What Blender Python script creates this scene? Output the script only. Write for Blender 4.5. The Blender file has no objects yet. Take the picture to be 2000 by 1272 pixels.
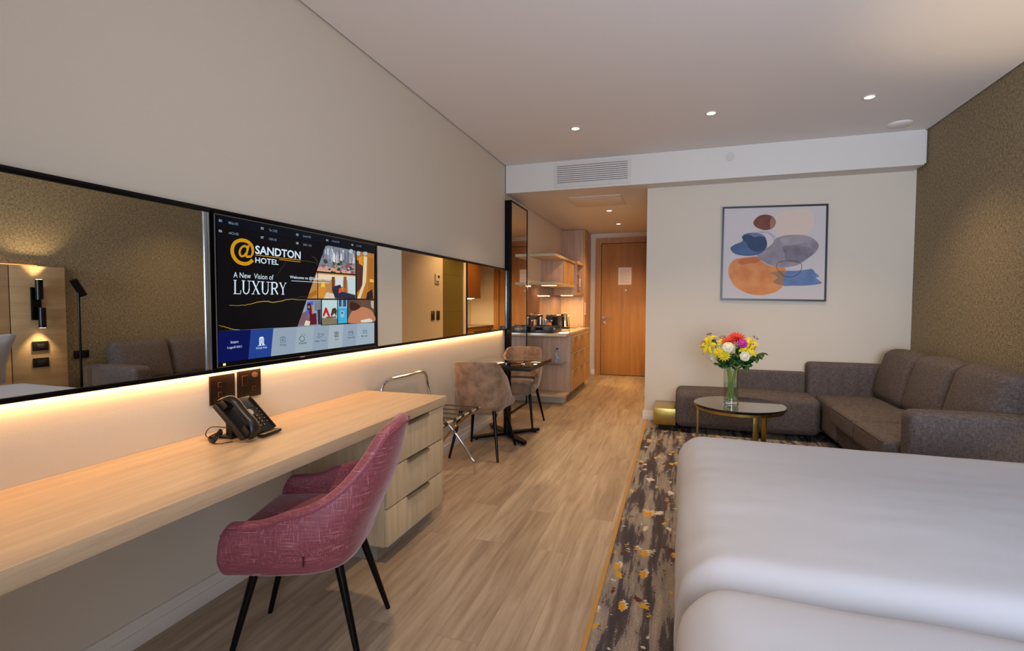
import bpy, bmesh, math, random
from mathutils import Vector, Matrix, noise
C = bpy.context.scene.collection
PI = math.pi
R = math.radians
random.seed(7)

# ------------------------------------------------------------------ camera
F, YAW, PITCH, ROLL, CX, CZ = 986.6328, .3176, -.0426, .0027, 1.9808, 1.3297
_f = Vector((-math.sin(YAW), math.cos(YAW), 0)); _r = Vector((math.cos(YAW), math.sin(YAW), 0)); _u = Vector((0, 0, 1))
_f2 = _f*math.cos(PITCH) + _u*math.sin(PITCH); _u2 = _u*math.cos(PITCH) - _f*math.sin(PITCH)
_r3 = _r*math.cos(ROLL) + _u2*math.sin(ROLL); _u3 = _u2*math.cos(ROLL) - _r*math.sin(ROLL)
CAM = Vector((CX, 0, CZ))
cd = bpy.data.cameras.new('camera'); cd.sensor_width = 36; cd.lens = F/2000*36; cd.clip_start = .05
cam = bpy.data.objects.new('camera', cd); C.objects.link(cam)
m = Matrix((_r3, _u3, -_f2)).transposed().to_4x4(); m.translation = CAM
cam.matrix_world = m
bpy.context.scene.camera = cam

def px(u, v, **k):
    """a point measured in the photograph, on the plane x=, y= or z= given"""
    a, val = list(k.items())[0]; i = 'xyz'.index(a)
    d = _f2 + _r3*((u-1000)/F) - _u3*((v-636)/F)
    return CAM + d*((val-CAM[i])/d[i])

# ------------------------------------------------------------------ world, lights, exposure
sc = bpy.context.scene
sc.view_settings.view_transform = 'Standard'; sc.view_settings.look = 'None'
sc.view_settings.exposure = 0.0; sc.view_settings.gamma = 1.0; sc.view_settings.use_curve_mapping = False
w = bpy.data.worlds.new('world'); sc.world = w; w.use_nodes = True
w.node_tree.nodes['Background'].inputs[0].default_value = (.75, .86, 1, 1)
w.node_tree.nodes['Background'].inputs[1].default_value = 1.0

def lamp(name, kind, loc, energy, col, rot=(0, 0, 0), **k):
    l = bpy.data.lights.new(name, kind); l.energy = energy; l.color = col
    for a, b in k.items(): setattr(l, a, b)
    o = bpy.data.objects.new(name, l); C.objects.link(o); o.location = loc; o.rotation_euler = rot
    return o
DAY = (.82, .92, 1.12); WARM = (1, .70, .40); LEDC = (1, .54, .22)
# daylight through the window behind the camera (faces +y)
lamp('window_daylight', 'AREA', (2.85, -1.45, 1.5), 112, DAY, (R(98), 0, R(-8)), shape='RECTANGLE', size=2.1, size_y=2.0, spread=R(125))
DOWN = [(1.046, 4.72), (2.222, 4.70), (3.384, 4.72)]
for x, y in DOWN:
    lamp('downlight_beam', 'SPOT', (x, y, 2.94), 90, WARM, spot_size=R(100), spot_blend=1, shadow_soft_size=.035)
lamp('downlight_beam', 'SPOT', (1.12, 1.85, 2.94), 105, WARM, spot_size=R(85), spot_blend=.8, shadow_soft_size=.035)
for x, y in [(1.044, 7.19), (1.036, 8.41)]:
    lamp('hall_downlight_beam', 'SPOT', (x, y, 2.61), 76, (1, .58, .24), spot_size=R(130), spot_blend=.7, shadow_soft_size=.03)

# ------------------------------------------------------------------ materials
def lin(c):
    if isinstance(c, str): c = [int(c[i:i+2], 16)/255 for i in (0, 2, 4)]
    return tuple((x/12.92 if x <= .04045 else ((x+.055)/1.055)**2.4) for x in c[:3]) + (1,)
MATS = {}
def mat(name, col, rough=.6, metal=0, bump=None, spec=.5, emit=None, estr=1, trans=0, ior=1.45, coat=0, vary=None, sheen=0):
    """bump=(scale, strength[, stretch]); vary=(colour2, scale, stretch)"""
    if name in MATS: return MATS[name]
    mt = bpy.data.materials.new(name); mt.use_nodes = True; nt = mt.node_tree; b = nt.nodes['Principled BSDF']
    b.inputs['Base Color'].default_value = lin(col); b.inputs['Roughness'].default_value = rough
    b.inputs['Metallic'].default_value = metal; b.inputs['Specular IOR Level'].default_value = spec
    b.inputs['IOR'].default_value = ior; b.inputs['Transmission Weight'].default_value = trans
    b.inputs['Coat Weight'].default_value = coat; b.inputs['Sheen Weight'].default_value = sheen
    if sheen: b.inputs['Sheen Roughness'].default_value = .4
    if emit: b.inputs['Emission Color'].default_value = lin(emit); b.inputs['Emission Strength'].default_value = estr
    tc = nt.nodes.new('ShaderNodeTexCoord')
    def mapped(stretch):
        mp = nt.nodes.new('ShaderNodeMapping'); mp.inputs['Scale'].default_value = stretch
        nt.links.new(tc.outputs['Object'], mp.inputs[0]); return mp.outputs[0]
    if vary:
        c2, s, st = vary
        n = nt.nodes.new('ShaderNodeTexNoise'); n.inputs['Scale'].default_value = s; n.inputs['Detail'].default_value = 5
        nt.links.new(mapped(st), n.inputs['Vector'])
        r = nt.nodes.new('ShaderNodeValToRGB'); r.color_ramp.elements[0].position = .33; r.color_ramp.elements[1].position = .68
        r.color_ramp.elements[0].color = lin(c2); r.color_ramp.elements[1].color = lin(col)
        nt.links.new(n.outputs[0], r.inputs[0]); nt.links.new(r.outputs[0], b.inputs['Base Color'])
    if bump:
        n = nt.nodes.new('ShaderNodeTexNoise'); n.inputs['Scale'].default_value = bump[0]; n.inputs['Detail'].default_value = 3
        nt.links.new(mapped(bump[2] if len(bump) > 2 else (1, 1, 1)), n.inputs['Vector'])
        bp = nt.nodes.new('ShaderNodeBump'); bp.inputs['Strength'].default_value = bump[1]; bp.inputs['Distance'].default_value = .01
        nt.links.new(n.outputs[0], bp.inputs['Height']); nt.links.new(bp.outputs[0], b.inputs['Normal'])
    MATS[name] = mt; return mt

def node_mat(name, build, rough=.7):
    mt = bpy.data.materials.new(name); mt.use_nodes = True; nt = mt.node_tree; b = nt.nodes['Principled BSDF']
    b.inputs['Roughness'].default_value = rough
    build(nt, b); MATS[name] = mt; return mt
def N(nt, t, **k):
    n = nt.nodes.new(t)
    for a, v in k.items():
        if a in n.inputs: n.inputs[a].default_value = v
        else: setattr(n, a, v)
    return n
def coords(nt, scale, rot=(0, 0, 0), loc=(0, 0, 0)):
    tc = N(nt, 'ShaderNodeTexCoord'); mp = N(nt, 'ShaderNodeMapping', Scale=scale, Rotation=rot, Location=loc)
    nt.links.new(tc.outputs['Object'], mp.inputs[0]); return mp.outputs[0]
def ramp(nt, src, stops, interp='LINEAR'):
    r = N(nt, 'ShaderNodeValToRGB'); cr = r.color_ramp; cr.interpolation = interp
    while len(cr.elements) < len(stops): cr.elements.new(.5)
    for e, (p, c) in zip(cr.elements, stops): e.position = p; e.color = c if len(c) == 4 else tuple(c)+(1,)
    nt.links.new(src, r.inputs[0]); return r.outputs[0]
def mix(nt, f, a, b, mode='MIX'):
    mx = N(nt, 'ShaderNodeMix', data_type='RGBA', blend_type=mode)
    for s, i in ((f, 0), (a, 6), (b, 7)):
        if isinstance(s, (int, float)): mx.inputs[i].default_value = s
        elif isinstance(s, tuple): mx.inputs[i].default_value = s
        else: nt.links.new(s, mx.inputs[i])
    return mx.outputs[2]

def wood(name, base, dark, axis='z', rough=.5, scale=1.0):
    st = {'x': (.5, 9, 9), 'y': (9, .5, 9), 'z': (9, 9, .5)}[axis]
    st = tuple(s*scale for s in st)
    def bld(nt, b):
        n1 = N(nt, 'ShaderNodeTexNoise', Scale=3.0, Detail=6.0, Roughness=.6); nt.links.new(coords(nt, st), n1.inputs['Vector'])
        n2 = N(nt, 'ShaderNodeTexNoise', Scale=20.0, Detail=3.0); nt.links.new(coords(nt, st), n2.inputs['Vector'])
        c = ramp(nt, n1.outputs[0], [(.3, lin(dark)), (.65, lin(base))])
        c2 = mix(nt, .25, c, ramp(nt, n2.outputs[0], [(.35, lin(dark)), (.6, lin(base))]))
        nt.links.new(c2, b.inputs['Base Color'])
        bp = N(nt, 'ShaderNodeBump', Strength=.12, Distance=.003); nt.links.new(n2.outputs[0], bp.inputs['Height']); nt.links.new(bp.outputs[0], b.inputs['Normal'])
    return node_mat(name, bld, rough)

M_WALL = mat('wall_paint_cream', 'd2c8b8', .75, bump=(180, .05))
M_CEIL = mat('ceiling_paint', 'e9e6e4', .85, bump=(150, .04))
M_WHITE = mat('white_paint', 'd6d2cc', .5)
M_TRIM = mat('skirting_paint', 'e0d9d2', .4)
M_BLACK = mat('black_satin', '0c0c0d', .35)
M_BLACKM = mat('black_metal', '101012', .25, .6)
M_CHROME = mat('chrome', 'dcdcdc', .08, 1)
M_STEEL = mat('brushed_steel', 'a8a8a8', .3, 1)
M_SILVER = mat('silver_edge', 'a9b2b8', .25, .9)
M_BRASS = mat('brushed_brass', 'c8ae62', .24, 1, bump=(60, .1, (1, 1, 30)))
M_MIRROR = mat('mirror_glass', 'e6e4dd', .0, 1)
M_GLASS = mat('clear_glass', 'f4fbf8', .0, 0, trans=1, ior=1.45)
def thin(nt, b):
    tr_ = N(nt, 'ShaderNodeBsdfTransparent'); tr_.inputs[0].default_value = (.93, .96, .94, 1)
    gl_ = N(nt, 'ShaderNodeBsdfGlossy'); gl_.inputs['Roughness'].default_value = .02
    lw_ = N(nt, 'ShaderNodeLayerWeight'); lw_.inputs[0].default_value = .5
    pw_ = N(nt, 'ShaderNodeMath', operation='POWER'); nt.links.new(lw_.outputs['Facing'], pw_.inputs[0]); pw_.inputs[1].default_value = 4
    fr_ = N(nt, 'ShaderNodeMath', operation='MULTIPLY_ADD'); nt.links.new(pw_.outputs[0], fr_.inputs[0]); fr_.inputs[1].default_value = .42; fr_.inputs[2].default_value = .04
    mx_ = N(nt, 'ShaderNodeMixShader'); nt.links.new(fr_.outputs[0], mx_.inputs[0]); nt.links.new(tr_.outputs[0], mx_.inputs[1]); nt.links.new(gl_.outputs[0], mx_.inputs[2])
    nt.links.new(mx_.outputs[0], nt.nodes['Material Output'].inputs[0])
M_THIN = node_mat('thin_glass', thin)
M_WATER = mat('water', 'eef7ee', .0, 0, trans=1, ior=1.33)
M_BLGLASS = mat('black_glass', '0e0c0b', .04, 0, coat=1, spec=.8)
M_OAK = wood('pale_oak_laminate', 'cdb999', 'b29d7e', 'z', .45)
M_OAKY = wood('pale_oak_laminate_length', 'c3ad90', 'a9927a', 'y', .42)
M_OAKX = wood('pale_oak_laminate_cross', 'b8a48c', '9c8870', 'x', .45)
M_DOOR = wood('golden_oak_veneer', 'ae7d42', '95652f', 'z', .45, .7)
M_HEAD = wood('headboard_veneer', 'c4a880', 'a98c66', 'y', .4, .6)
M_OAK_WARMLIT = wood('kitchen_oak_warm_lit', 'c49a6c', 'a57c50', 'z', .45)  # kitchen oak with the warm hall light on its side faces tinted in
M_OAK_DAYLIT = wood('kitchen_oak_day_lit', 'bc9c82', 'a0816a', 'z', .45)  # same kitchen oak, tinted pinker as daylight shows its end faces
M_DARKWOOD = wood('dark_walnut', '3a2a22', '1e1512', 'z', .35)
M_TAUPE = mat('taupe_velvet', '9a7c62', .8, vary=('725a46', 14, (1, 1, 1)), bump=(60, .3), sheen=.25)
M_PINK = node_mat('plum_velvet', lambda nt, b: plum(nt, b), .6) if False else None

def plum(nt, b):
    w1 = N(nt, 'ShaderNodeTexNoise', Scale=1.0, Detail=3.0); nt.links.new(coords(nt, (330, 330, 12)), w1.inputs['Vector'])
    w2 = N(nt, 'ShaderNodeTexNoise', Scale=1.0, Detail=3.0); nt.links.new(coords(nt, (14, 14, 330)), w2.inputs['Vector'])
    big = N(nt, 'ShaderNodeTexNoise', Scale=9.0, Detail=3.0); nt.links.new(coords(nt, (1, 1, 1)), big.inputs['Vector'])
    mx = N(nt, 'ShaderNodeMath', operation='MAXIMUM'); nt.links.new(w1.outputs[0], mx.inputs[0]); nt.links.new(w2.outputs[0], mx.inputs[1])
    c = ramp(nt, mx.outputs[0], [(.5, lin('74343d')), (.62, lin('904c55')), (.78, lin('c49c98'))])
    c2 = mix(nt, ramp(nt, big.outputs[0], [(.35, (0, 0, 0, 1)), (.7, (.6, .6, .6, 1))]), c, lin('83404a'))
    nt.links.new(c2, b.inputs['Base Color'])
    b.inputs['Sheen Weight'].default_value = .35; b.inputs['Sheen Roughness'].default_value = .35
    b.inputs['Sheen Tint'].default_value = (1, .78, .82, 1)
    bp = N(nt, 'ShaderNodeBump', Strength=.25, Distance=.003); nt.links.new(mx.outputs[0], bp.inputs['Height']); nt.links.new(bp.outputs[0], b.inputs['Normal'])
M_PINK = node_mat('plum_velvet', plum, .55)

def sofa_f(nt, b):
    a = N(nt, 'ShaderNodeTexNoise', Scale=1.0, Detail=2.0); nt.links.new(coords(nt, (230, 230, 40)), a.inputs['Vector'])
    c = N(nt, 'ShaderNodeTexNoise', Scale=1.0, Detail=2.0); nt.links.new(coords(nt, (40, 40, 230)), c.inputs['Vector'])
    mx = N(nt, 'ShaderNodeMath', operation='ADD'); nt.links.new(a.outputs[0], mx.inputs[0]); nt.links.new(c.outputs[0], mx.inputs[1])
    dv = N(nt, 'ShaderNodeMath', operation='MULTIPLY'); nt.links.new(mx.outputs[0], dv.inputs[0]); dv.inputs[1].default_value = .5
    nt.links.new(ramp(nt, dv.outputs[0], [(.33, lin('3d3534')), (.5, lin('544a47')), (.67, lin('6e6460'))]), b.inputs['Base Color'])
    bp = N(nt, 'ShaderNodeBump', Strength=.35, Distance=.004); nt.links.new(dv.outputs[0], bp.inputs['Height']); nt.links.new(bp.outputs[0], b.inputs['Normal'])
M_SOFA = node_mat('grey_brown_woven_fabric', sofa_f, .9)

def wallpaper(nt, b):
    a = N(nt, 'ShaderNodeTexNoise', Scale=1.0, Detail=4.0); nt.links.new(coords(nt, (40, 40, 110)), a.inputs['Vector'])
    c = N(nt, 'ShaderNodeTexNoise', Scale=1.0, Detail=4.0); nt.links.new(coords(nt, (110, 110, 36)), c.inputs['Vector'])
    mx = N(nt, 'ShaderNodeMath', operation='ADD'); nt.links.new(a.outputs[0], mx.inputs[0]); nt.links.new(c.outputs[0], mx.inputs[1])
    dv = N(nt, 'ShaderNodeMath', operation='MULTIPLY'); nt.links.new(mx.outputs[0], dv.inputs[0]); dv.inputs[1].default_value = .5
    nt.links.new(ramp(nt, dv.outputs[0], [(.36, lin('655842')), (.5, lin('88795c')), (.64, lin('a69676'))]), b.inputs['Base Color'])
    bp = N(nt, 'ShaderNodeBump', Strength=.3, Distance=.004); nt.links.new(dv.outputs[0], bp.inputs['Height']); nt.links.new(bp.outputs[0], b.inputs['Normal'])
M_PAPER = node_mat('woven_wallpaper', wallpaper, .85)

def planks(nt, b):
    br = N(nt, 'ShaderNodeTexBrick', Scale=1.0); br.offset = .37
    br.inputs['Brick Width'].default_value = 1.3; br.inputs['Row Height'].default_value = .18
    br.inputs['Mortar Size'].default_value = .0012; br.inputs['Mortar Smooth'].default_value = .3; br.inputs['Bias'].default_value = 0
    br.inputs['Color1'].default_value = (0, 0, 0, 1); br.inputs['Color2'].default_value = (1, 1, 1, 1); br.inputs['Mortar'].default_value = (.5, .5, .5, 1)
    nt.links.new(coords(nt, (1, 1, 1), (0, 0, R(90))), br.inputs['Vector'])
    # per-plank offset of the grain
    tc = coords(nt, (22, 1.6, 1)); ad = N(nt, 'ShaderNodeVectorMath', operation='MULTIPLY_ADD')
    nt.links.new(br.outputs['Color'], ad.inputs[0]); ad.inputs[1].default_value = (9, 9, 9); nt.links.new(tc, ad.inputs[2])
    g = N(nt, 'ShaderNodeTexNoise', Scale=1.0, Detail=7.0, Roughness=.62, Distortion=.6); nt.links.new(ad.outputs[0], g.inputs['Vector'])
    big = N(nt, 'ShaderNodeTexNoise', Scale=1.0, Detail=3.0); nt.links.new(coords(nt, (5, 1.2, 1)), big.inputs['Vector'])
    c = ramp(nt, g.outputs[0], [(.28, lin('705c4b')), (.47, lin('9c8770')), (.68, lin('b8a58e'))])
    c = mix(nt, .35, c, ramp(nt, big.outputs[0], [(.3, lin('87725f')), (.7, lin('b5a28c'))]))
    c = mix(nt, .18, c, br.outputs['Color'], 'SOFT_LIGHT')
    c = mix(nt, br.outputs['Fac'], c, lin('8a7663'))
    nt.links.new(c, b.inputs['Base Color'])
    bp = N(nt, 'ShaderNodeBump', Strength=.08, Distance=.003); nt.links.new(g.outputs[0], bp.inputs['Height']); nt.links.new(bp.outputs[0], b.inputs['Normal'])
M_FLOOR = node_mat('oak_plank_floor', planks, .42)

def carpet_m(nt, b):
    st = N(nt, 'ShaderNodeTexNoise', Scale=1.0, Detail=4.0, Roughness=.6); nt.links.new(coords(nt, (14, 1.5, 1)), st.inputs['Vector'])
    fine = N(nt, 'ShaderNodeTexNoise', Scale=190.0, Detail=2.0); nt.links.new(coords(nt, (1, 1, 1)), fine.inputs['Vector'])
    rag = N(nt, 'ShaderNodeTexNoise', Scale=1.0, Detail=2.0); nt.links.new(coords(nt, (45, 90, 1)), rag.inputs['Vector'])
    jit = N(nt, 'ShaderNodeMath', operation='MULTIPLY_ADD'); nt.links.new(fine.outputs[0], jit.inputs[0]); jit.inputs[1].default_value = .10; nt.links.new(st.outputs[0], jit.inputs[2])
    base = ramp(nt, jit.outputs[0], [(.44, lin('3f373a')), (.535, lin('50474a')), (.56, lin('80766d')), (.64, lin('8f857a')), (.70, lin('a19282'))])
    def patch(base, sc3, loc, th, col, amt=1.0):
        p = N(nt, 'ShaderNodeTexNoise', Scale=1.0, Detail=1.2, Roughness=.4); nt.links.new(coords(nt, sc3, (0, 0, 0), loc), p.inputs['Vector'])
        j = N(nt, 'ShaderNodeMath', operation='MULTIPLY_ADD'); nt.links.new(rag.outputs[0], j.inputs[0]); j.inputs[1].default_value = .26; nt.links.new(p.outputs[0], j.inputs[2])
        f = ramp(nt, j.outputs[0], [(th, (0, 0, 0, 1)), (th+.01, (amt, amt, amt, 1))])
        return mix(nt, f, base, lin(col))
    base = patch(base, (15, 8, 1), (3, 8, 0), .815, '5c2422')
    base = patch(base, (11, 5.6, 1), (21.3, 4.1, 0), .805, 'd0c6bb')
    base = patch(base, (11, 5.6, 1), (21.38, 4.17, 0), .815, 'c8901e')
    base = patch(base, (14, 9, 1), (1.3, 31.2, 0), .83, 'c4971f')
    base = patch(base, (14, 8, 1), (51.3, 11.2, 0), .83, 'cabfb4')
    v = mix(nt, .4, base, ramp(nt, fine.outputs[0], [(.35, (.25, .25, .25, 1)), (.65, (.8, .8, .8, 1))]), 'OVERLAY')
    nt.links.new(v, b.inputs['Base Color'])
    bp = N(nt, 'ShaderNodeBump', Strength=.6, Distance=.006); nt.links.new(fine.outputs[0], bp.inputs['Height']); nt.links.new(bp.outputs[0], b.inputs['Normal'])
M_CARPET = node_mat('patterned_carpet', carpet_m, 1.0)
M_LINEN = mat('white_bed_linen', 'b2b4bb', .7, bump=(5, .10, (.5, 1.2, 1)), sheen=.1)

# ------------------------------------------------------------------ mesh helpers
class MB:
    def __init__(s): s.bm = bmesh.new(); s.mats = []
    def mi(s, m):
        if m not in s.mats: s.mats.append(m)
        return s.mats.index(m)
    def _tag(s, old, m):
        i = s.mi(m)
        for f in s.bm.faces:
            if f not in old: f.material_index = i
    def box(s, x0, x1, y0, y1, z0, z1, m, bev=0, seg=2, rot=None):
        old = set(s.bm.faces)
        r = bmesh.ops.create_cube(s.bm, size=1)
        vs = r['verts']
        for v in vs: v.co = Vector(((x0+x1)/2 + v.co.x*(x1-x0), (y0+y1)/2 + v.co.y*(y1-y0), (z0+z1)/2 + v.co.z*(z1-z0)))
        if rot is not None:
            c = Vector(((x0+x1)/2, (y0+y1)/2, (z0+z1)/2))
            for v in vs: v.co = c + rot @ (v.co - c)
        if bev:
            es = {e for v in vs for e in v.link_edges}
            bmesh.ops.bevel(s.bm, geom=list(es), offset=bev, segments=seg, affect='EDGES', profile=.6)
        s._tag(old, m); return s
    def loops(s, rings, m, close=True, cap0=True, cap1=True):
        """rings: equally long lists of points"""
        i = s.mi(m); R_ = [[s.bm.verts.new(p) for p in r] for r in rings]
        n = len(R_[0])
        for a, b in zip(R_, R_[1:]):
            for k in range(n if close else n-1):
                f = s.bm.faces.new((a[k], a[(k+1) % n], b[(k+1) % n], b[k])); f.material_index = i; f.smooth = True
        if close and cap0: f = s.bm.faces.new(list(reversed(R_[0]))); f.material_index = i
        if close and cap1: f = s.bm.faces.new(R_[-1]); f.material_index = i
        return R_
    def tube(s, pts, rad, m, n=10, closed=False):
        pts = [Vector(p) for p in pts]; rings = []
        L = len(pts); up0 = None
        for k, p in enumerate(pts):
            if closed: t = (pts[(k+1) % L]-pts[k-1]).normalized()
            else: t = (pts[min(k+1, L-1)]-pts[max(k-1, 0)]).normalized()
            if up0 is None:
                a = Vector((0, 0, 1)) if abs(t.z) < .9 else Vector((1, 0, 0))
                up0 = (a - t*a.dot(t)).normalized()
            else: up0 = (up0 - t*up0.dot(t)).normalized()
            q = t.cross(up0)
            r = rad[k] if isinstance(rad, (list, tuple)) else rad
            rings.append([p + (up0*math.cos(2*PI*j/n) + q*math.sin(2*PI*j/n))*r for j in range(n)])
        if closed: rings.append(rings[0])
        R_ = s.loops(rings, m, cap0=not closed, cap1=not closed)
        if closed: bmesh.ops.remove_doubles(s.bm, verts=R_[0]+R_[-1], dist=1e-5)
        return s
    def lathe(s, prof, c, m, n=32):
        c = Vector(c)
        s.loops([[c + Vector((r*math.cos(2*PI*j/n), r*math.sin(2*PI*j/n), z)) for j in range(n)] for r, z in prof], m, cap0=prof[0] != prof[-1], cap1=prof[0] != prof[-1])
        return s
    def poly(s, pts, m, thick=None):
        """flat polygon, optionally extruded by the vector thick"""
        i = s.mi(m); a = [s.bm.verts.new(p) for p in pts]
        if thick is None: f = s.bm.faces.new(a); f.material_index = i
        else:
            t = Vector(thick); b = [s.bm.verts.new(Vector(p)+t) for p in pts]; n = len(a)
            for f in [s.bm.faces.new(list(reversed(a))), s.bm.faces.new(b)] + [s.bm.faces.new((a[k], a[(k+1) % n], b[(k+1) % n], b[k])) for k in range(n)]: f.material_index = i
        return s
    def soft(s, c, size, r, m, puff=(0, 0, 0), n=(10, 10, 6), rot=None, fn=None):
        """rounded, slightly pillowed block; size = full extents; r = corner radius"""
        i = s.mi(m); c = Vector(c); h = Vector(size)/2
        cache = {}
        def pt(p):
            key = tuple(round(q, 5) for q in p)
            if key in cache: return cache[key]
            q = Vector((p[0]*h.x, p[1]*h.y, p[2]*h.z))
            core = Vector([max(-(h[k]-r), min(h[k]-r, q[k])) for k in range(3)])
            d = q-core
            # spread the rounding evenly
            if d.length > 1e-6:
                mx = max(abs(d[k]) for k in range(3)); 
                q = core + d.normalized()*mx
            for k in range(3):
                a, b_ = [j for j in range(3) if j != k]
                q[k] += puff[k]*p[k]*(1-p[a]**2)*(1-p[b_]**2)
            if fn: q = fn(q, p)
            if rot is not None: q = rot @ q
            cache[key] = s.bm.verts.new(c+q); return cache[key]
        def gr(k):  # parameter values with extra lines in the corner zone
            t = min(.9, r/h[k]) if h[k] > 0 else .5
            inner = [-(1-t) + 2*(1-t)*j/n[k] for j in range(n[k]+1)]
            e = [1-t+t*(math.tan(PI/4*j/3)) for j in (1, 2, 3)]
            return [-q for q in reversed(e)] + inner + e
        G = [gr(0), gr(1), gr(2)]
        for k in range(3):
            a, b_ = [(1, 2), (2, 0), (0, 1)][k]
            for sg in (-1, 1):
                for ia in range(len(G[a])-1):
                    for ib in range(len(G[b_])-1):
                        q = []
                        for (ja, jb) in ((ia, ib), (ia+1, ib), (ia+1, ib+1), (ia, ib+1)):
                            p = [0, 0, 0]; p[k] = sg; p[a] = G[a][ja]; p[b_] = G[b_][jb]; q.append(pt(p))
                        if sg < 0: q.reverse()
                        try: f = s.bm.faces.new(q); f.material_index = i; f.smooth = True
                        except ValueError: pass
        return s
    def text(s, body, place, m, off=0, font_shear=0, thick=0):
        """place(a, b) maps the unit box of the text (a right, b up) to world"""
        cu = bpy.data.curves.new('t', 'FONT'); cu.body = body; cu.offset = off; cu.shear = font_shear; cu.resolution_u = 3
        o = bpy.data.objects.new('t', cu); me = bpy.data.meshes.new_from_object(o)
        xs = [v.co.x for v in me.vertices]; ys = [v.co.y for v in me.vertices]
        if xs:
            x0, x1, y0, y1 = min(xs), max(xs), min(ys), max(ys); i = s.mi(m)
            vs = [s.bm.verts.new(place((v.co.x-x0)/(x1-x0), (v.co.y-y0)/(y1-y0))) for v in me.vertices]
            for p in me.polygons:
                try: f = s.bm.faces.new([vs[k] for k in p.vertices]); f.material_index = i
                except ValueError: pass
        bpy.data.objects.remove(o); bpy.data.curves.remove(cu); bpy.data.meshes.remove(me)
        return s
    def build(s, name, parent=None, smooth=True, sub=0, solid=0, recalc=True, angle=35):
        if recalc: bmesh.ops.recalc_face_normals(s.bm, faces=s.bm.faces)
        me = bpy.data.meshes.new(name); s.bm.to_mesh(me); s.bm.free()
        for mm in s.mats: me.materials.append(mm)
        if smooth:
            for p in me.polygons: p.use_smooth = True
            me.set_sharp_from_angle(angle=R(angle))
        o = bpy.data.objects.new(name, me); C.objects.link(o)
        if solid:
            md = o.modifiers.new('solid', 'SOLIDIFY'); md.thickness = solid; md.offset = 0
        if sub:
            md = o.modifiers.new('sub', 'SUBSURF'); md.levels = sub; md.render_levels = sub
        if parent: o.parent = parent
        return o
def tag(o, label=None, cat=None, group=None, kind=None):
    if label: o['label'] = label
    if cat: o['category'] = cat
    if group: o['group'] = group
    if kind: o['kind'] = kind
    return o
def thing(name, label, cat, loc=(0, 0, 0), rz=0, group=None):
    o = bpy.data.objects.new(name, None); C.objects.link(o); o.location = loc; o.rotation_euler = (0, 0, rz); o.empty_display_size = .1
    return tag(o, label, cat, group)
def dup(root, loc, rz, label, group=None):
    def cp(o, par):
        c = o.copy(); C.objects.link(c); c.parent = par
        for ch in [x for x in bpy.data.objects if x.parent == o and x != c]: cp(ch, c)
        return c
    c = root.copy(); C.objects.link(c); c.location = loc; c.rotation_euler = (0, 0, rz); c['label'] = label
    if group: c['group'] = group
    for ch in [x for x in bpy.data.objects if x.parent == root]: cp(ch, c)
    return c
def struct(name, mb, label=None, cat=None, parent=None, **k):
    o = mb.build(name, parent, **k)
    if parent is None: tag(o, label, cat, kind='structure')
    return o
def smoothpath(pts, n=8, closed=False):
    P = [Vector(p) for p in pts]; L = len(P); out = []
    for k in range(L if closed else L-1):
        p0 = P[(k-1) % L] if closed or k > 0 else P[k]; p1 = P[k]; p2 = P[(k+1) % L]; p3 = P[(k+2) % L] if closed or k+2 < L else p2
        for j in range(n):
            t = j/n
            out.append(.5*((2*p1) + (-p0+p2)*t + (2*p0-5*p1+4*p2-p3)*t*t + (-p0+3*p1-3*p2+p3)*t**3))
    if not closed: out.append(P[-1])
    return out

# ------------------------------------------------------------------ room shell
W, H, ZB, YB, YW, XP, YD = 4.173, 2.968, 2.641, 5.74, 5.976, 1.629, 9.54
YS = -1.6   # window wall behind the camera
struct('floor', MB().box(-.1, 1.66, YS, YD+.1, -.1, 0, M_FLOOR).box(1.66, W+.1, YS, YW+.1, -.1, -.006, M_BLACK), 'pale oak plank floor running from the desk to the entrance door', 'floor')
struct('floor_carpet', MB().box(1.665, W, YS, YW, -.006, .006, M_CARPET), 'charcoal carpet with mustard, white and dark red flecks', 'carpet')
struct('trim_1', MB().box(1.645, 1.667, YS, YW-.02, 0, .010, mat('brass_wood_strip', 'b08446', .4), .003), 'thin golden strip between the plank floor and the carpet', 'floor strip')
struct('wall_left', MB().box(-.12, 0, YS, YD+.1, 0, H+.1, M_WALL), 'cream wall carrying the mirrors and television', 'wall')
struct('wall_right', MB().box(W, W+.12, YS, YW+.1, 0, H+.1, M_PAPER), 'wall in brown woven wallpaper behind the sofa and bed', 'wall')
struct('wall_picture', MB().box(XP, W, YW, YW+.12, 0, ZB+.02, M_WALL), 'cream wall carrying the abstract picture', 'wall')
struct('ceiling', MB().box(.012, W-.012, YS, YB+.05, H, H+.1, M_CEIL).box(-.1, W+.1, YS, YD+.1, H+.012, H+.11, M_BLACK), 'plain white ceiling of the main room', 'ceiling')
# bulkhead with shadow gaps at both ends, and the hall ceiling behind it
b = MB().box(.012, W-.03, YB, YD+.1, ZB, H-.001, M_WHITE)
struct('ceiling_bulkhead', b, 'white dropped bulkhead over the hall and picture wall', 'bulkhead')
struct('trim_2', MB().box(W-.03, W-.004, YB+.03, YB+.04, ZB+.02, H-.002, M_WHITE), 'narrow white strip at the right end of the bulkhead', 'trim')
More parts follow.
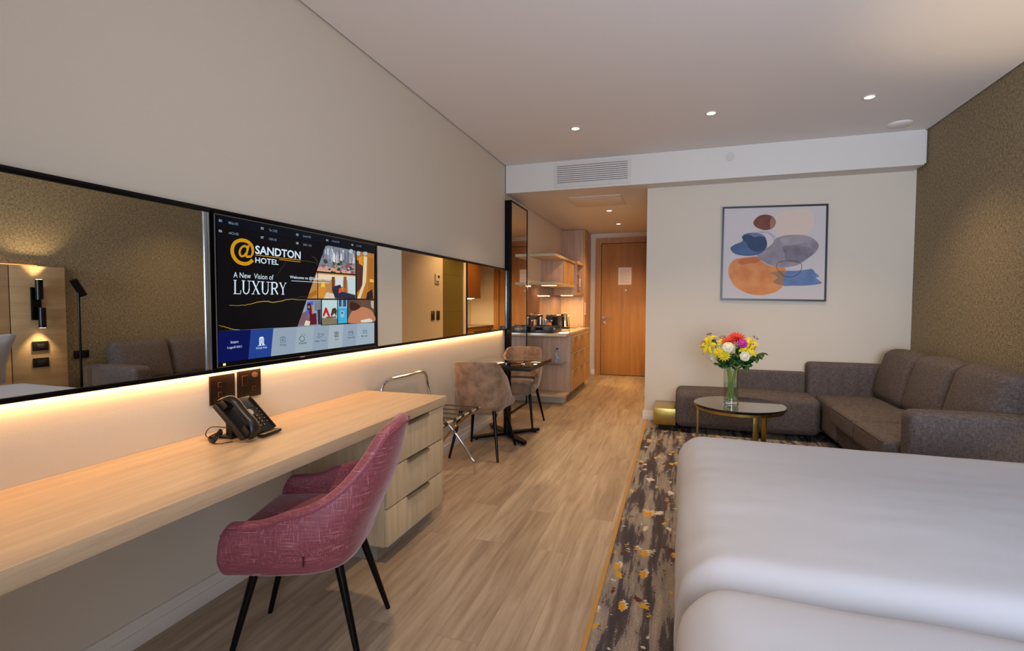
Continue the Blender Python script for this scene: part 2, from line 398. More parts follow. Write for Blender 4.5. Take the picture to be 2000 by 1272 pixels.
# hall right wall with the bathroom opening and the wardrobe niche
HW = XP+.12
b = MB().box(XP, HW, YW+.12, 7.22, 0, ZB, M_WALL).box(XP, HW, 7.22, 8.02, 2.2, ZB, M_WALL).box(XP, HW, 8.02, 8.2, 0, ZB, M_WALL)
b.box(XP, XP+.62, 8.12, 8.2, 0, ZB, M_WALL).box(XP+.5, XP+.62, 8.2, YD, 0, ZB, M_WALL)
struct('wall_hall', b, 'cream hall wall with light switches and bathroom opening', 'wall')
struct('wall_entrance', MB().box(-.1, .50, YD, YD+.12, 0, ZB, M_WALL).box(.50, 1.62, YD, YD+.12, 2.56, ZB, M_WALL).box(1.62, 2.25, YD, YD+.12, 0, ZB, M_WALL), 'cream wall around the entrance door', 'wall')
# bathroom seen in the mirror only: olive glass and tile
M_TILE = node_mat('olive_tile', lambda nt, b_: (lambda br: nt.links.new(br.outputs['Color'], b_.inputs['Base Color']))(
    (lambda br: (setattr(br, 'offset', 0), nt.links.new(coords(nt, (1, 1, 1), (R(90), 0, R(90))), br.inputs['Vector']), br)[2])(
        N(nt, 'ShaderNodeTexBrick', Scale=1.0, **{'Brick Width': .6, 'Row Height': .3, 'Mortar Size': .004, 'Color1': lin('6b6434'), 'Color2': lin('675f31'), 'Mortar': lin('4a4424')}))), .3)
gd = struct('door_2', MB().box(XP-.008, XP, 8.02, 8.12, 0, 2.24, M_TRIM, .002), 'olive tinted glass door with pale frame off the hall', 'door')
struct('glass_leaf', MB().box(XP+.012, XP+.022, 7.22, 8.02, .01, 2.2, M_TILE), parent=gd)
# window wall behind the camera
b = MB().box(-.1, 1.75, YS-.12, YS, 0, H, M_WALL).box(3.95, W+.1, YS-.12, YS, 0, H, M_WALL).box(1.75, 3.95, YS-.12, YS, 0, .4, M_WALL).box(1.75, 3.95, YS-.12, YS, 2.6, H, M_WALL)
struct('wall_window', b, 'cream wall around the wide window behind the camera', 'wall')
wf = struct('window_1', MB().box(1.75, 1.80, YS-.09, YS-.03, .4, 2.6, M_BLACKM).box(3.90, 3.95, YS-.09, YS-.03, .4, 2.6, M_BLACKM).box(2.83, 2.87, YS-.09, YS-.03, .4, 2.6, M_BLACKM)
    .box(1.75, 3.95, YS-.09, YS-.03, .4, .45, M_BLACKM).box(1.75, 3.95, YS-.09, YS-.03, 2.55, 2.6, M_BLACKM), 'wide dark framed window behind the camera', 'window')
struct('window_pane', MB().box(1.80, 3.90, YS-.065, YS-.058, .45, 2.55, M_THIN), parent=wf)
# baseboards
def base(name, pts, label, d=(0, 0)):
    b = MB()
    for (x0, x1, y0, y1, ax) in pts:
        if ax == 'x+': b.box(x0, x0+.012, y0, y1, .0, .105, M_TRIM, .002).box(x0, x0+.02, y0, y1, 0, .06, M_TRIM, .003)
        if ax == 'y-': b.box(x0, x1, y0-.012, y0, 0, .105, M_TRIM, .002).box(x0, x1, y0-.02, y0, 0, .06, M_TRIM, .003)
        if ax == 'x-': b.box(x0-.012, x0, y0, y1, 0, .105, M_TRIM, .002).box(x0-.02, x0, y0, y1, 0, .06, M_TRIM, .003)
    return struct(name, b, label, 'skirting board')
base('baseboard_left', [(0, 0, YS, 2.19, 'x+'), (0, 0, 2.90, 5.725, 'x+')], 'stepped white skirting board along the left wall below the desk')
base('baseboard_picture', [(XP-.02, W, YW, YW, 'y-'), (XP, XP, YW, 7.16, 'x-')], 'stepped white skirting board below the picture wall')
base('baseboard_entrance', [(.42, .50, YD, YD, 'y-')], 'short white skirting board left of the entrance door')
base('baseboard_right', [(W, W, YS, YW-.03, 'x-')], 'white skirting board below the brown wallpaper')

# entrance door
fr = MB().box(.50, .60, YD-.03, YD+.1, 0, 2.461, M_DOOR).box(1.52, 1.62, YD-.03, YD+.1, 0, 2.461, M_DOOR).box(.50, 1.62, YD-.03, YD+.1, 2.461, 2.56, M_DOOR)
fr = struct('door_1', fr, 'golden oak entrance door with frame at the end of the hall', 'door')
struct('door_leaf', MB().box(.607, 1.513, YD-.005, YD+.04, .012, 2.452, M_DOOR, .002), parent=fr)
struct('door_gap', MB().box(.60, 1.52, YD+.041, YD+.05, 0, 2.462, M_BLACK), parent=fr)
hd = MB().lathe([(.026, 0), (.026, .01)], (0, 0, 0), M_STEEL, 20)
for v in hd.bm.verts: v.co = Vector((v.co.x+.66, YD-.006-v.co.z, v.co.y+1.075))
hd.tube([(.66, YD-.012, 1.075), (.66, YD-.055, 1.075)], .009, M_STEEL).tube([(.655, YD-.055, 1.075), (.785, YD-.055, 1.075)], .009, M_STEEL)
struct('door_handle', hd, parent=fr)
lk = MB().lathe([(.026, 0), (.026, .01), (.012, .011), (.012, .018)], (0, 0, 0), M_STEEL, 20)
for v in lk.bm.verts: v.co = Vector((v.co.x+.665, YD-.006-v.co.z, v.co.y+.985))
struct('door_lock', lk, parent=fr)
pk = MB().lathe([(.016, 0), (.016, .008), (.007, .009), (.007, .004)], (0, 0, 0), M_STEEL, 16)
for v in pk.bm.verts: v.co = Vector((v.co.x+1.054, YD-.006-v.co.z, v.co.y+1.59))
struct('peephole', pk, parent=fr)
# notice on the door
nt_ = thing('notice', 'white printed notice in a clear sleeve on the entrance door', 'notice', (1.037, YD-.006, 1.69))
nb = MB().box(-.12, .12, -.004, 0, 0, .32, mat('notice_paper', 'e2dad6', .35), .001); nb.build('sheet', nt_)
lines = MB()
for k in range(15):
    ln = .17 if k % 4 else .10
    lines.box(-.085, -.085+ln, -.0046, -.0041, .275-.0165*k, .275-.0165*k+.003, mat('notice_ink', '8d8583', .6))
lines.build('printed_lines', nt_)

# ------------------------------------------------------------------ ceiling fittings
M_BULB = mat('lamp_glow', 'fff0d8', .5, emit='ffe9c4', estr=9)
def downlight(x, y, z, label, group):
    t = thing('ceiling_downlight', label, 'downlight', (x, y, z), 0, group)
    MB().lathe([(.036, -.001), (.047, -.001), (.047, -.005), (.036, -.008), (.034, -.002)], (0, 0, 0), M_WHITE, 28).build('trim_ring', t)
    MB().lathe([(.001, -.002), (.034, -.002), (.034, -.004), (.001, -.004)], (0, 0, 0), M_BULB, 24).build('bulb', t)
    return t
for (x, y), s in zip(DOWN, ('leftmost of the three recessed downlights in front of the bulkhead', 'middle of the three recessed downlights in front of the bulkhead', 'rightmost of the three recessed downlights in front of the bulkhead')):
    downlight(x, y, H, s, 'downlights in the main ceiling')
downlight(1.12, 1.85, H, 'recessed downlight in the main ceiling over the desk chair', 'downlights in the main ceiling')
downlight(1.044, 7.19, ZB, 'nearer recessed downlight in the hall ceiling', 'downlights in the hall ceiling')
downlight(1.036, 8.41, ZB, 'farther recessed downlight in the hall ceiling, close to the door', 'downlights in the hall ceiling')
# air grille
vt = thing('air_vent', 'white louvred air conditioning grille in the bulkhead', 'air vent', (1.033, YB, 2.665))
M_VENT = mat('vent_white', 'cfcbc6', .5)
b = MB()
b.box(-.43, .43, -.012, 0, 0, .035, M_VENT).box(-.43, .43, -.012, 0, .24, .275, M_VENT).box(-.43, -.395, -.012, 0, .0351, .2399, M_VENT).box(.395, .43, -.012, 0, .0351, .2399, M_VENT)
b.build('grille_frame', vt)
b = MB()
for k in range(9): b.box(-.394, .394, -.010, -.002, .036+.0228*k, .036+.0228*k+.016, M_VENT, rot=Matrix.Rotation(R(22), 3, 'X'))
b.build('louvres', vt)
MB().box(-.394, .394, -.0018, -.0002, .036, .239, mat('vent_dark', '55504e', .8)).build('backing', vt)
# hatch
ht = thing('ceiling_hatch', 'flush rectangular access hatch in the hall ceiling', 'hatch', (1.0, 6.52, ZB))
MB().box(-.33, .30, -.33, .31, -.006, 0, M_WHITE, .002).build('hatch_panel', ht)
MB().box(-.345, .315, -.345, .325, -.003, 0, mat('hatch_rim', 'c9c4bd', .6)).build('hatch_rim', ht)
sd = thing('smoke_detector', 'round white smoke detector by the right end of the bulkhead', 'smoke detector', (3.86, 5.50, H))
MB().lathe([(.01, -.022), (.045, -.021), (.080, -.016), (.092, -.008), (.095, 0)], (0, 0, 0), M_CEIL, 32).build('housing', sd)
MB().lathe([(.001, -.027), (.016, -.027), (.016, -.020), (.001, -.020)], (.06, -.02, .003), mat('green_mark_tint', 'b9c04a', .3), 16).build('green_mark', sd)  # green disc put in for a small greenish mark, not a lens
cv = MB().lathe([(.046, 0), (.046, .004), (.001, .005)], (0, 0, 0), mat('cover_grey', 'cbc7c2', .6), 28)
for v in cv.bm.verts: v.co = Vector((v.co.x+2.467, YB-v.co.z, v.co.y+2.861))
tag(cv.build('blanking_cover'), 'round white blanking plate in the middle of the bulkhead', 'cover plate')

# ------------------------------------------------------------------ wall mirrors, television, LED strip
XM = .045
def ym(u, v=560, x=XM): return px(u, v, x=x).y
ZM0, ZM1 = 1.0219, 1.7435
yA, yB_ = ym(411, 560), ym(737, 560)   # television bay
yE = ym(993, 585)
def wall_mirror(y0, y1, label, posts):
    t = thing('wall_mirror', label, 'mirror', (0, y0, ZM0))
    L = y1-y0; h = ZM1-ZM0
    MB().box(.004, XM-.004, .002, L-.002, .012, h-.012, M_BLACK).build('backing_board', t)
    MB().box(XM-.0035, XM, .004, L-.004, .018, h-.022, M_MIRROR).build('mirror_glass', t)
    f = MB().box(.004, XM+.006, 0, L, h-.022, h, M_BLACKM, .002)
    f.box(.004, XM+.006, 0, L, 0, .018, M_BLACKM, .002); f.build('frame', t)
    for (a, b2) in posts: MB().box(XM-.002, XM+.005, a-y0, b2-y0, .018, h-.022, M_SILVER, .001).build('edge_post', t)
    return t
p0, p1, p2, p3 = ym(399.5), ym(403.8), ym(405.3), ym(409.6)
wall_mirror(-1.2, yA, 'long horizontal wall mirror left of the television, above the desk', [(p0, p1), (p2, p3)])
wall_mirror(yB_, yE, 'horizontal wall mirror right of the television, ending at the hall', [(ym(988.5), ym(992.5))])
tv = thing('television', 'flat television on the left wall showing a hotel welcome screen', 'television', (0, 0, 0))
MB().box(.004, .035, yA+.001, yB_-.001, ZM0, ZM1, M_BLACK).build('recess_panel', tv)
MB().box(.035, XM+.006, yA+.001, yB_-.001, ZM1-.022, ZM1, M_BLACKM, .002).build('surround', tv)
f = MB().box(.035, XM+.006, yA+.001, yB_-.001, ZM0, ZM0+.014, M_BLACKM, .002)
f.build('surround', tv)
XT = .058
tyl = px(421, 560, x=XT).y; tyr = px(734.5, 560, x=XT).y
tzt = px(421, 417, x=XT).z; tzb = px(424, 719.5, x=XT).z
bz = MB().box(.036, XT, tyl, tyr, tzb, tzt, M_BLACKM, .004); bz.build('casing', tv)
M_TVEDGE = mat('tv_edge', '8c8c90', .3, .6)
e = MB().box(XT-.002, XT+.0008, tyl, tyl+.003, tzb, tzt, M_TVEDGE).box(XT-.002, XT+.0008, tyl, tyr, tzt-.0025, tzt, M_TVEDGE).box(XT-.002, XT+.0008, tyl, tyr, tzb, tzb+.002, M_TVEDGE)
e.build('edge_trim', tv)
MB().box(XT, XT+.002, px(435.6, 711, x=XT).y, px(440.3, 711, x=XT).y, px(438, 714.5, x=XT).z, px(438, 710, x=XT).z, mat('sticker_glow', 'c8cf7a', .4, emit='ccd57c', estr=.9)).build('energy_sticker', tv)  # yellow-green sticker, its colour given a glow of its own
MB().box(XT, XT+.002, px(586, 697, x=XT).y, px(595, 697, x=XT).y, px(590, 698, x=XT).z, px(590, 696, x=XT).z, mat('badge', 'd8c8b4', .3, .5)).build('maker_badge', tv)

class Art(MB):
    """flat artwork on a vertical plane, drawn in layers; coordinates are measured points of the photograph on that plane"""
    def __init__(s, ax, val, sign, emis):
        super().__init__(); s.ax, s.val, s.sign, s.emis = ax, val, sign, emis
    def M(s, col, vary=None):
        n = ('screen_' if s.emis else 'print_') + col + (vary[0] if vary else '')
        if s.emis: return mat(n, '010101', .2, emit=col, estr=s.emis, spec=.12)
        return mat(n, col, .6, vary=vary)
    def P(s, u, v, lay):
        val = s.val + s.sign*lay*.00025
        return px(u, v, **{s.ax: val})
    def pg(s, pts, col, lay, vary=None, smooth=False):
        if smooth: pts = [(p.x, p.y) for p in smoothpath([(a, b, 0) for a, b in pts], 8, True)]
        return s.poly([s.P(u, v, lay) for u, v in pts], s.M(col, vary))
    def ln(s, pts, wd, col, lay, smooth=True, closed=False):
        if smooth: pts = [(p.x, p.y) for p in smoothpath([(a, b, 0) for a, b in pts], 8, closed)]
        i = s.mi(s.M(col)); n = len(pts)
        L = []
        for k, (u, v) in enumerate(pts):
            a = pts[(k-1) % n if closed else max(k-1, 0)]; b = pts[(k+1) % n if closed else min(k+1, n-1)]
            dx, dy = b[0]-a[0], b[1]-a[1]; d = math.hypot(dx, dy) or 1
            ww = wd(k/(n-1)) if callable(wd) else wd
            nx, ny = -dy/d*ww/2, dx/d*ww/2
            L.append((s.bm.verts.new(s.P(u+nx, v+ny, lay)), s.bm.verts.new(s.P(u-nx, v-ny, lay))))
        for k in range(n if closed else n-1):
            p, q = L[k], L[(k+1) % n]
            f = s.bm.faces.new((p[0], p[1], q[1], q[0])); f.material_index = i
    def tx(s, body, uL, vT, vB, uR, col, lay, off=0):
        A = s.P(uL, vT, lay); B = s.P(uL, vB, lay); D = s.P(uR, vT, lay)
        D.z = A.z
        s.text(body, lambda a, b: B + (D-A)*a + (A-B)*b, s.M(col), off)

A = Art('x', XT+.001, 1, 1.0)
BL, BR, TL, TR = (426, 713), (731, 676), (423, 420), (731, 480.5)
A.pg([TL, TR, (731, 674.5), (426, 709.5)], '0b0a0e', 0)
A.pg([TL, TR, (731, 487), (423, 452)], '0a0e1c', 1)
# photo tiles -----------------------------------------------------------
A.pg([(634, 478.3), (694.3, 490), (694.3, 536), (618, 529.5)], '7a7f8c', 1)
rnd = random.Random(5)
for k in range(46):
    u = rnd.uniform(626, 692); t = (u-634)/60; top = 479+t*11+rnd.uniform(0, 14); wv = rnd.uniform(1.2, 3.5); hh = rnd.uniform(8, 26)
    A.pg([(u, top), (u+wv, top+.4), (u+wv, min(top+hh, 515)), (u, min(top+hh, 515))], rnd.choice(['c9ccd4', '3c4660', '8d93a6', 'e4e6ea', '5b5f6c', 'a49aa2']), 2)
for k in range(60):
    u = rnd.uniform(616, 692); v = 507+(u-616)*.09+rnd.uniform(0, 22); r = rnd.uniform(1.2, 4)
    A.pg([(u+r*math.cos(a), v+r*.8*math.sin(a)) for a in (0, .9, 1.8, 2.7, 3.6, 4.5, 5.4)], rnd.choice(['1f4a1c', '2f5f26', 'b88374', 'd9b3a4', '3a3f3a', '8f4d4a', 'c7c2c0', '173816']), 3)
A.pg([(632, 520), (692, 531), (692, 536), (618, 529.5), (622, 522)], 'c99a84', 2)
# right tall tile : corridor with stone wall
A.pg([(696.5, 490.5), (730.5, 496), (730.5, 584), (697, 584)], 'b3712a', 1)
A.pg([(696.8, 508), (710, 512), (707, 560), (697, 572)], '4a2c26', 2)
A.pg([(700, 503), (708, 500), (709, 520), (701, 515)], 'd88a2a', 3)
A.pg([(710.5, 500), (717, 502), (715, 550), (704, 583), (698, 583), (708, 555)], 'dccaa2', 3)
A.pg([(719, 502), (729, 506), (729.5, 578), (719, 582)], 'a4662a', 2)
A.pg([(722, 545), (730, 546), (730, 552), (722, 551)], 'e8b040', 3)
A.pg([(717, 572), (727, 565), (729, 583), (715, 584)], '241c1e', 4)
for a in (642, 685.5, 700, 713.5):
    if a > 650: A.pg([(a+4*math.cos(q*.7), (491 if a < 690 else 495)+4.5*math.sin(q*.7)) for q in range(9)], 'a9b9c4', 5)
# room tile
A.pg([(615, 532), (694.3, 538), (694.5, 584), (598, 583.5)], 'b4844e', 1)
A.pg([(618, 535), (694, 540), (694, 548), (616, 545)], 'e2cfae', 2)
A.pg([(648, 541), (654, 541), (653, 570), (648, 570)], '6d3f28', 3); A.pg([(671, 540), (677, 541), (677, 575), (671, 572)], '8a5636', 3)
A.pg([(655, 543), (670, 544), (670, 560), (655, 560)], 'cfd5d8', 3); A.pg([(678, 542), (694, 543), (694, 576), (680, 572)], 'b9cfd6', 3)
A.pg([(650, 560), (665, 556), (668, 570), (694, 577), (694, 584), (655, 583), (650, 572)], '2a2a44', 4)
A.pg([(662, 564), (667, 562), (667, 571), (661, 573)], 'd8561c', 5); A.pg([(672, 563), (676, 563), (676, 570), (671, 570)], 'd0521a', 5)
A.pg([(622, 560), (636, 560), (636, 581), (622, 582)], 'd08a30', 3); A.pg([(628, 552), (634, 552), (635, 561), (627, 561)], 'e6c23c', 4)
A.pg([(638, 571), (652, 574), (654, 583.5), (632, 583.5)], 'd4c4b0', 4); A.pg([(600, 576), (618, 566), (619, 575), (603, 583)], 'a8641e', 4)
A.pg([(619.6, 531), (621, 531), (621.4, 584), (620, 584)], '0a0a0a', 6)
A.pg([(612, 530), (731, 536), (731, 538.2), (612, 532)], '0a0a0a', 5) if False else None
A.pg([(614, 529.6), (694.4, 535.6), (694.4, 538), (614, 532)], '0a0a0a', 6)
A.pg([(694.6, 489), (696.4, 489.5), (696.8, 585), (695, 585)], '0a0a0a', 6)
A.pg([(596, 583.3), (731, 583.6), (731, 585.8), (596, 585.5)], '0a0a0a', 6)
# lower row
A.pg([(598, 586), (627, 586), (627, 636), (580, 638)], '8f9ab0', 1)
A.pg([(600, 590), (612, 588), (612, 604), (598, 620)], '5058b8', 2); A.pg([(614, 588), (627, 588), (627, 612), (614, 606)], '767c88', 2)
A.pg([(590, 612), (602, 606), (604, 636), (582, 637)], '7a5a62', 2)
A.pg([(604, 606), (610, 602), (613, 612), (618, 612), (619, 634), (604, 635)], '5a1626', 3)
A.pg([(600, 594), (606, 592), (608, 604), (601, 606)], '2a1512', 4); A.pg([(602, 597), (605, 597), (605, 602), (602, 603)], 'b8805c', 5)
A.pg([(609, 596), (612, 596), (613, 613), (609, 613)], 'c08a66', 4); A.pg([(620, 606), (626, 604), (627, 634), (621, 634)], '2c3040', 3)
A.pg([(597, 626), (606, 628), (604, 636), (594, 636)], 'd6d2b4', 4)
A.pg([(629, 586), (658.5, 586), (658.5, 633), (629, 635)], 'b9d2d4', 1); A.pg([(629, 621), (658.5, 622), (658.5, 633), (629, 635)], '7d735a', 2)
A.pg([(630, 617), (635, 601), (638, 601), (645, 618), (641, 619), (637, 610), (633, 619)], 'c01a1c', 3)
A.pg([(649, 603), (655, 601), (658, 606), (657, 618), (653, 612), (647, 619), (646, 615)], '4a3024', 3); A.pg([(637, 619), (657, 618), (657, 621), (637, 622)], '8a4630', 3)
A.pg([(660, 586), (678, 586), (678, 631), (660, 632.5)], '38a8d4', 1); A.pg([(660, 586), (678, 586), (678, 602), (660, 602.5)], '8fb2c8', 2)
A.pg([(662, 586), (667, 586), (667, 599), (662, 599)], '2a4a72', 3); A.pg([(670, 586), (676, 586), (676, 599), (670, 599)], '2a4a72', 3)
A.pg([(665, 607), (673, 608), (672, 620), (665, 620)], '8cb8d0', 3); A.pg([(666, 609), (671, 611), (668, 614)], '203040', 4)
A.pg([(679.8, 586), (731, 585), (731, 628.5), (679.8, 631)], '5b463c', 1)
A.pg([(681, 620), (690, 606), (706, 600), (720, 603), (729, 612), (730, 628.6), (681, 631)], 'b97a58', 2, None, True)
A.pg([(684, 590), (696, 592), (704, 600), (692, 607), (684, 604)], '3c2019', 3, None, True); A.pg([(705, 586), (716, 587), (712, 599), (706, 598)], '6a4838', 3)
A.pg([(724, 588), (730, 588), (730, 604), (725, 600)], 'b8a89a', 3); A.pg([(704, 626), (722, 622), (728, 626), (726, 629), (706, 630)], 'cfd2c8', 3)
for a in (627.2, 658.7, 678.2): A.pg([(a, 585), (a+1.4, 585), (a+1.5, 636), (a+.1, 636)], '0a0a0a', 6)
# dark marble with slanting right edge, over the photos
A.pg([(423, 440), (647, 478), (635.5, 481), (580.5, 640), (426, 655)], '0d0b0f', 7)
A.pg([(423, 421), (731, 481), (731, 495), (640, 479), (423, 440)], '0b0d17', 7)
for pts, wd in (([(448, 596.6), (476, 596.6), (495, 592.3), (509, 589.2), (522, 588.9), (534, 590.3), (553, 587.2), (567, 584.6), (580, 585.5), (600, 585.5)], 1.6), ([(427, 635.6), (439, 639), (456, 643.3), (473, 645)], 1.3),
                ([(572, 505), (588, 509), (606, 511), (622, 517)], .7), ([(608, 500), (616, 505), (622, 515)], .8), ([(559, 512), (549, 526), (540, 540)], .5), ([(574, 584), (590, 580), (606, 581)], .5)):
    r2 = random.Random(3)
    q = smoothpath([(a, b, 0) for a, b in pts], 6)
    A.ln([(p.x, p.y+r2.uniform(-.7, .7)) for p in q], lambda t: wd*(.35+.65*math.sin(PI*min(1, max(.06, t)))), 'b08e34' if wd > 1 else '5c4e34', 8, smooth=False)
# bottom bar
bt = lambda u: 647+(u-427)/303*(-16.6); bb = lambda u: 709.2+(u-427)/303*(-38.7)
def bar(u0, u1, d, col, lay): A.pg([(u0+(d if u0 > 430 else 0), bt(u0)), (u1+(d if u1 < 730 else 0), bt(u1)), (u1, bb(u1)), (u0, bb(u0))], col, lay)
bar(427, 731, 5, '8f9fb0', 8); bar(426.5, 485, 5, '0a1250', 9); bar(485, 529, 5, '24408c', 9)
bar(575, 609, 5, '98a8b4', 9); bar(640, 668, 3, 'a0aeb6', 9); bar(695, 731, 3, '9aabb8', 9)
Wt = 'd4e6f2'; G = 'c98f14'; K = '1c2638'
A.tx('SANDTON', 498.6, 479.2, 496, 587, Wt, 10, .022); A.tx('HOTEL', 498.6, 502.4, 513.6, 543.8, Wt, 10, .014)
A.ln([(498.6, 498.2), (543, 503.6), (587, 508.2)], 1.3, G, 10, False); A.ln([(545, 507), (587, 511.8)], 1.3, G, 10, False)
A.ln([(493.5, 508), (486, 514), (475, 515.2), (463, 510), (455, 498), (454, 484), (460, 473.5), (471, 469.5), (483, 472), (491.5, 480), (493.8, 492), (491, 500), (487.5, 503)], lambda t: 7.0 if t < .62 else 7.0-4.2*(t-.62)/.38, G, 10)
A.ln([(485.5, 479), (483, 490), (481, 499), (484, 502), (488, 500)], 4.2, G, 11)
A.ln([(484, 485), (478, 480.5), (471.5, 484), (468, 492), (470, 499.5), (476, 500), (482, 493)], 4.0, G, 11, True)
def serif(ch, u0, u1, top, bot, col, lay):
    """high-contrast serif capitals drawn as strokes in the box"""
    w_ = u1-u0; P = lambda a, b: (u0+a*w_, top(u0+a*w_)*(1-b)+bot(u0+a*w_)*b)
    T, t_ = w_*.17, w_*.07; L_ = lambda pts, wd: A.ln([P(*p) for p in pts], wd, col, lay, False)
    sf = lambda a, b, hw=.2: L_([(a-hw, b), (a+hw, b)], 1.1)
    if ch == 'L': L_([(.25, 0), (.25, 1)], T); sf(.25, .015); L_([(.05, .985), (.95, .985)], 1.3); L_([(.93, 1), (.97, .72)], t_)
    if ch == 'U': L_([(.2, 0), (.2, .68)], T); A.ln([P(.2, .62), P(.25, .86), P(.5, .985), P(.74, .86), P(.82, .6)], 2.0, col, lay); L_([(.82, 0), (.82, .65)], t_); sf(.2, .015); sf(.82, .015)
    if ch == 'X': L_([(.18, 0), (.84, 1)], T*.95); L_([(.84, 0), (.16, 1)], t_); [sf(a, b, .17) for a in (.18, .84) for b in (.015, .985)]
    if ch == 'R':
        L_([(.22, 0), (.22, 1)], T); sf(.22, .015); sf(.22, .985); A.ln([P(.22, .03), P(.6, .03), P(.8, .14), P(.8, .36), P(.6, .5), P(.22, .52)], 2.2, col, lay)
        L_([(.77, .12), (.77, .4)], T*.8); L_([(.5, .5), (.88, 1)], T*.9)
    if ch == 'Y': L_([(.14, 0), (.52, .55)], T*.95); L_([(.88, 0), (.52, .55)], t_); L_([(.52, .52), (.52, 1)], T); sf(.14, .015, .16); sf(.88, .015, .14); sf(.52, .985, .2)
ltop = lambda u: 546.8+(u-455)*.058; lbot = lambda u: 574.2+(u-455)*.012
ed = [455, 471.5, 490.5, 509, 527.5, 545, 560]
for k, ch in enumerate('LUXURY'): serif(ch, ed[k]+.3, ed[k+1]-.6, ltop, lbot, Wt, 10)
A.tx('A New  Vision of', 456, 531.2, 542.2, 534, Wt, 10, .0)
A.tx('Welcome to @Sandton Hotel', 566, 537.8, 545.4, 645.5, Wt, 10, .008); A.ln([(569, 548.6), (643, 552.8)], .9, Wt, 10, False)
for s_, a, t0, t1, c_ in (('01', 427.3, 428, 433, 433.3), ('MNet HD', 446.6, 432.3, 437.6, 465.3), ('06', 427.3, 448.2, 453.3, 433.7), ('eNCA HD', 446.6, 452, 457.4, 466), ('02', 509.4, 443.3, 448, 515), ('Yar 2 HD', 525.4, 446.6, 451.6, 541.4),
        ('07', 509.4, 461.4, 466, 515), ('CNN HD', 525.4, 464.3, 469, 540.4), ('03', 578.4, 456, 460.4, 583), ('Sound HD', 591.8, 458.6, 462.8, 607.3), ('08', 578.4, 472.6, 477, 583), ('SABC 1 HD', 592, 475.4, 479.8, 608.4),
        ('04', 637, 467.2, 471, 641.2), ('Channel HD', 648.6, 468.8, 472.4, 662.8), ('05', 686.4, 476.4, 480, 690.2), ('Live HD', 696.6, 478.2, 481.4, 706)):
    A.tx(s_, a, t0, t1, c_, 'b4c4d8' if s_[0] == '0' else '76879e', 10, .006)
for s_, a, t0, t1, c_, cc in (('Insert', 450.8, 665.8, 671.4, 465.7, 'c8d4ee'), ('Logo210X1', 444.2, 677.2, 683, 472.3, 'c8d4ee'), ('Hotel Info', 500.3, 678.2, 682.6, 521.6, 'c8dcee'), ('TV list', 546.4, 672.4, 677, 559.3, K), ('Weather', 583.4, 668.8, 673, 599, K),
        ('Flight Times', 615, 665.4, 669.4, 637, K), ('Apps', 654, 661.6, 665.6, 661.4, K), ('View bill', 679, 658, 661.8, 692.4, K), ('Messages', 706, 655.4, 659.2, 718.4, K)):
    A.tx(s_, a, t0, t1, c_, cc, 10, .004)
# icons
A.pg([(506.2, 661), (508, 658.4), (513.5, 657.8), (515.4, 660.2), (515.6, 674.2), (506.4, 675)], Wt, 10)
A.ln([(503.8, 675.6), (518.2, 673.8)], 1.2, Wt, 10, False)
for a in (508, 510.5, 513):
    for b2 in (662, 665, 668): A.pg([(a, b2), (a+1.3, b2-.1), (a+1.3, b2+1.5), (a, b2+1.6)], '24408c', 11)
A.pg([(510, 671), (512, 670.8), (512, 674.6), (510, 674.8)], '24408c', 11)
def outl(pts, wd=.8, closed=True, sm=False): A.ln(pts, wd, K, 10, sm, closed)
outl([(547.2, 660), (557.6, 659), (557.8, 668), (547.4, 669.2)]); outl([(549.5, 657), (552.4, 659.5), (555.6, 656.6)], .7, False); outl([(549.6, 663.4), (555, 662.8)], .8, False); outl([(549.6, 665.8), (555, 665.2)], .8, False)
outl([(587, 666), (585.2, 661.5), (587.4, 657.6), (591, 656.2), (594.4, 659.5), (594.4, 664.4), (591, 666.6)], .9, True, True)
for q in range(4): outl([(592+3*math.cos(-.2-q*.7), 656+3*math.sin(-.2-q*.7)), (592+5.2*math.cos(-.2-q*.7), 656+5.2*math.sin(-.2-q*.7))], .6, False)
outl([(618, 657), (621, 660.8), (633, 653.6), (631.4, 651.6), (627, 653), (621.8, 651.4), (620.8, 652.8), (624.6, 655.4), (621.4, 657.2)], .7)
for a in range(3):
    for b2 in range(4): A.pg([(653.4+a*2.9, 648.4-a*.25+b2*2.9), (655.2+a*2.9, 648.3-a*.25+b2*2.9), (655.2+a*2.9, 650.2-a*.25+b2*2.9), (653.4+a*2.9, 650.3-a*.25+b2*2.9)], K, 10)
outl([(681, 647.4), (689.4, 646.6), (689.4, 654), (681, 655)]); outl([(681, 650), (689.4, 649.2)], 1, False)
outl([(709.2, 645.4), (716.2, 644.8), (716.2, 651.4), (709.2, 652)], .7); outl([(709.2, 645.4), (712.8, 649.2), (716.2, 644.8)], .7, False)
A.build('screen_picture', tv, smooth=False, recalc=False)

# LED strip under the mirror band: real strip and its light
led = thing('led_strip', 'warm glowing light strip under the mirrors and television', 'light strip', (0, -1.2, ZM0))
MB().box(.001, .0038, 0, yE+1.2-.08, -.004, .02, mat('led_glow', 'ffd9a8', .5, emit='ffb877', estr=14)).build('diffuser', led)
lamp('led_strip_light', 'AREA', (.0165, (yE-1.28)/2, ZM0-.004), 14, LEDC, (0, 0, 0), shape='RECTANGLE', size=.02, size_y=yE+1.1)

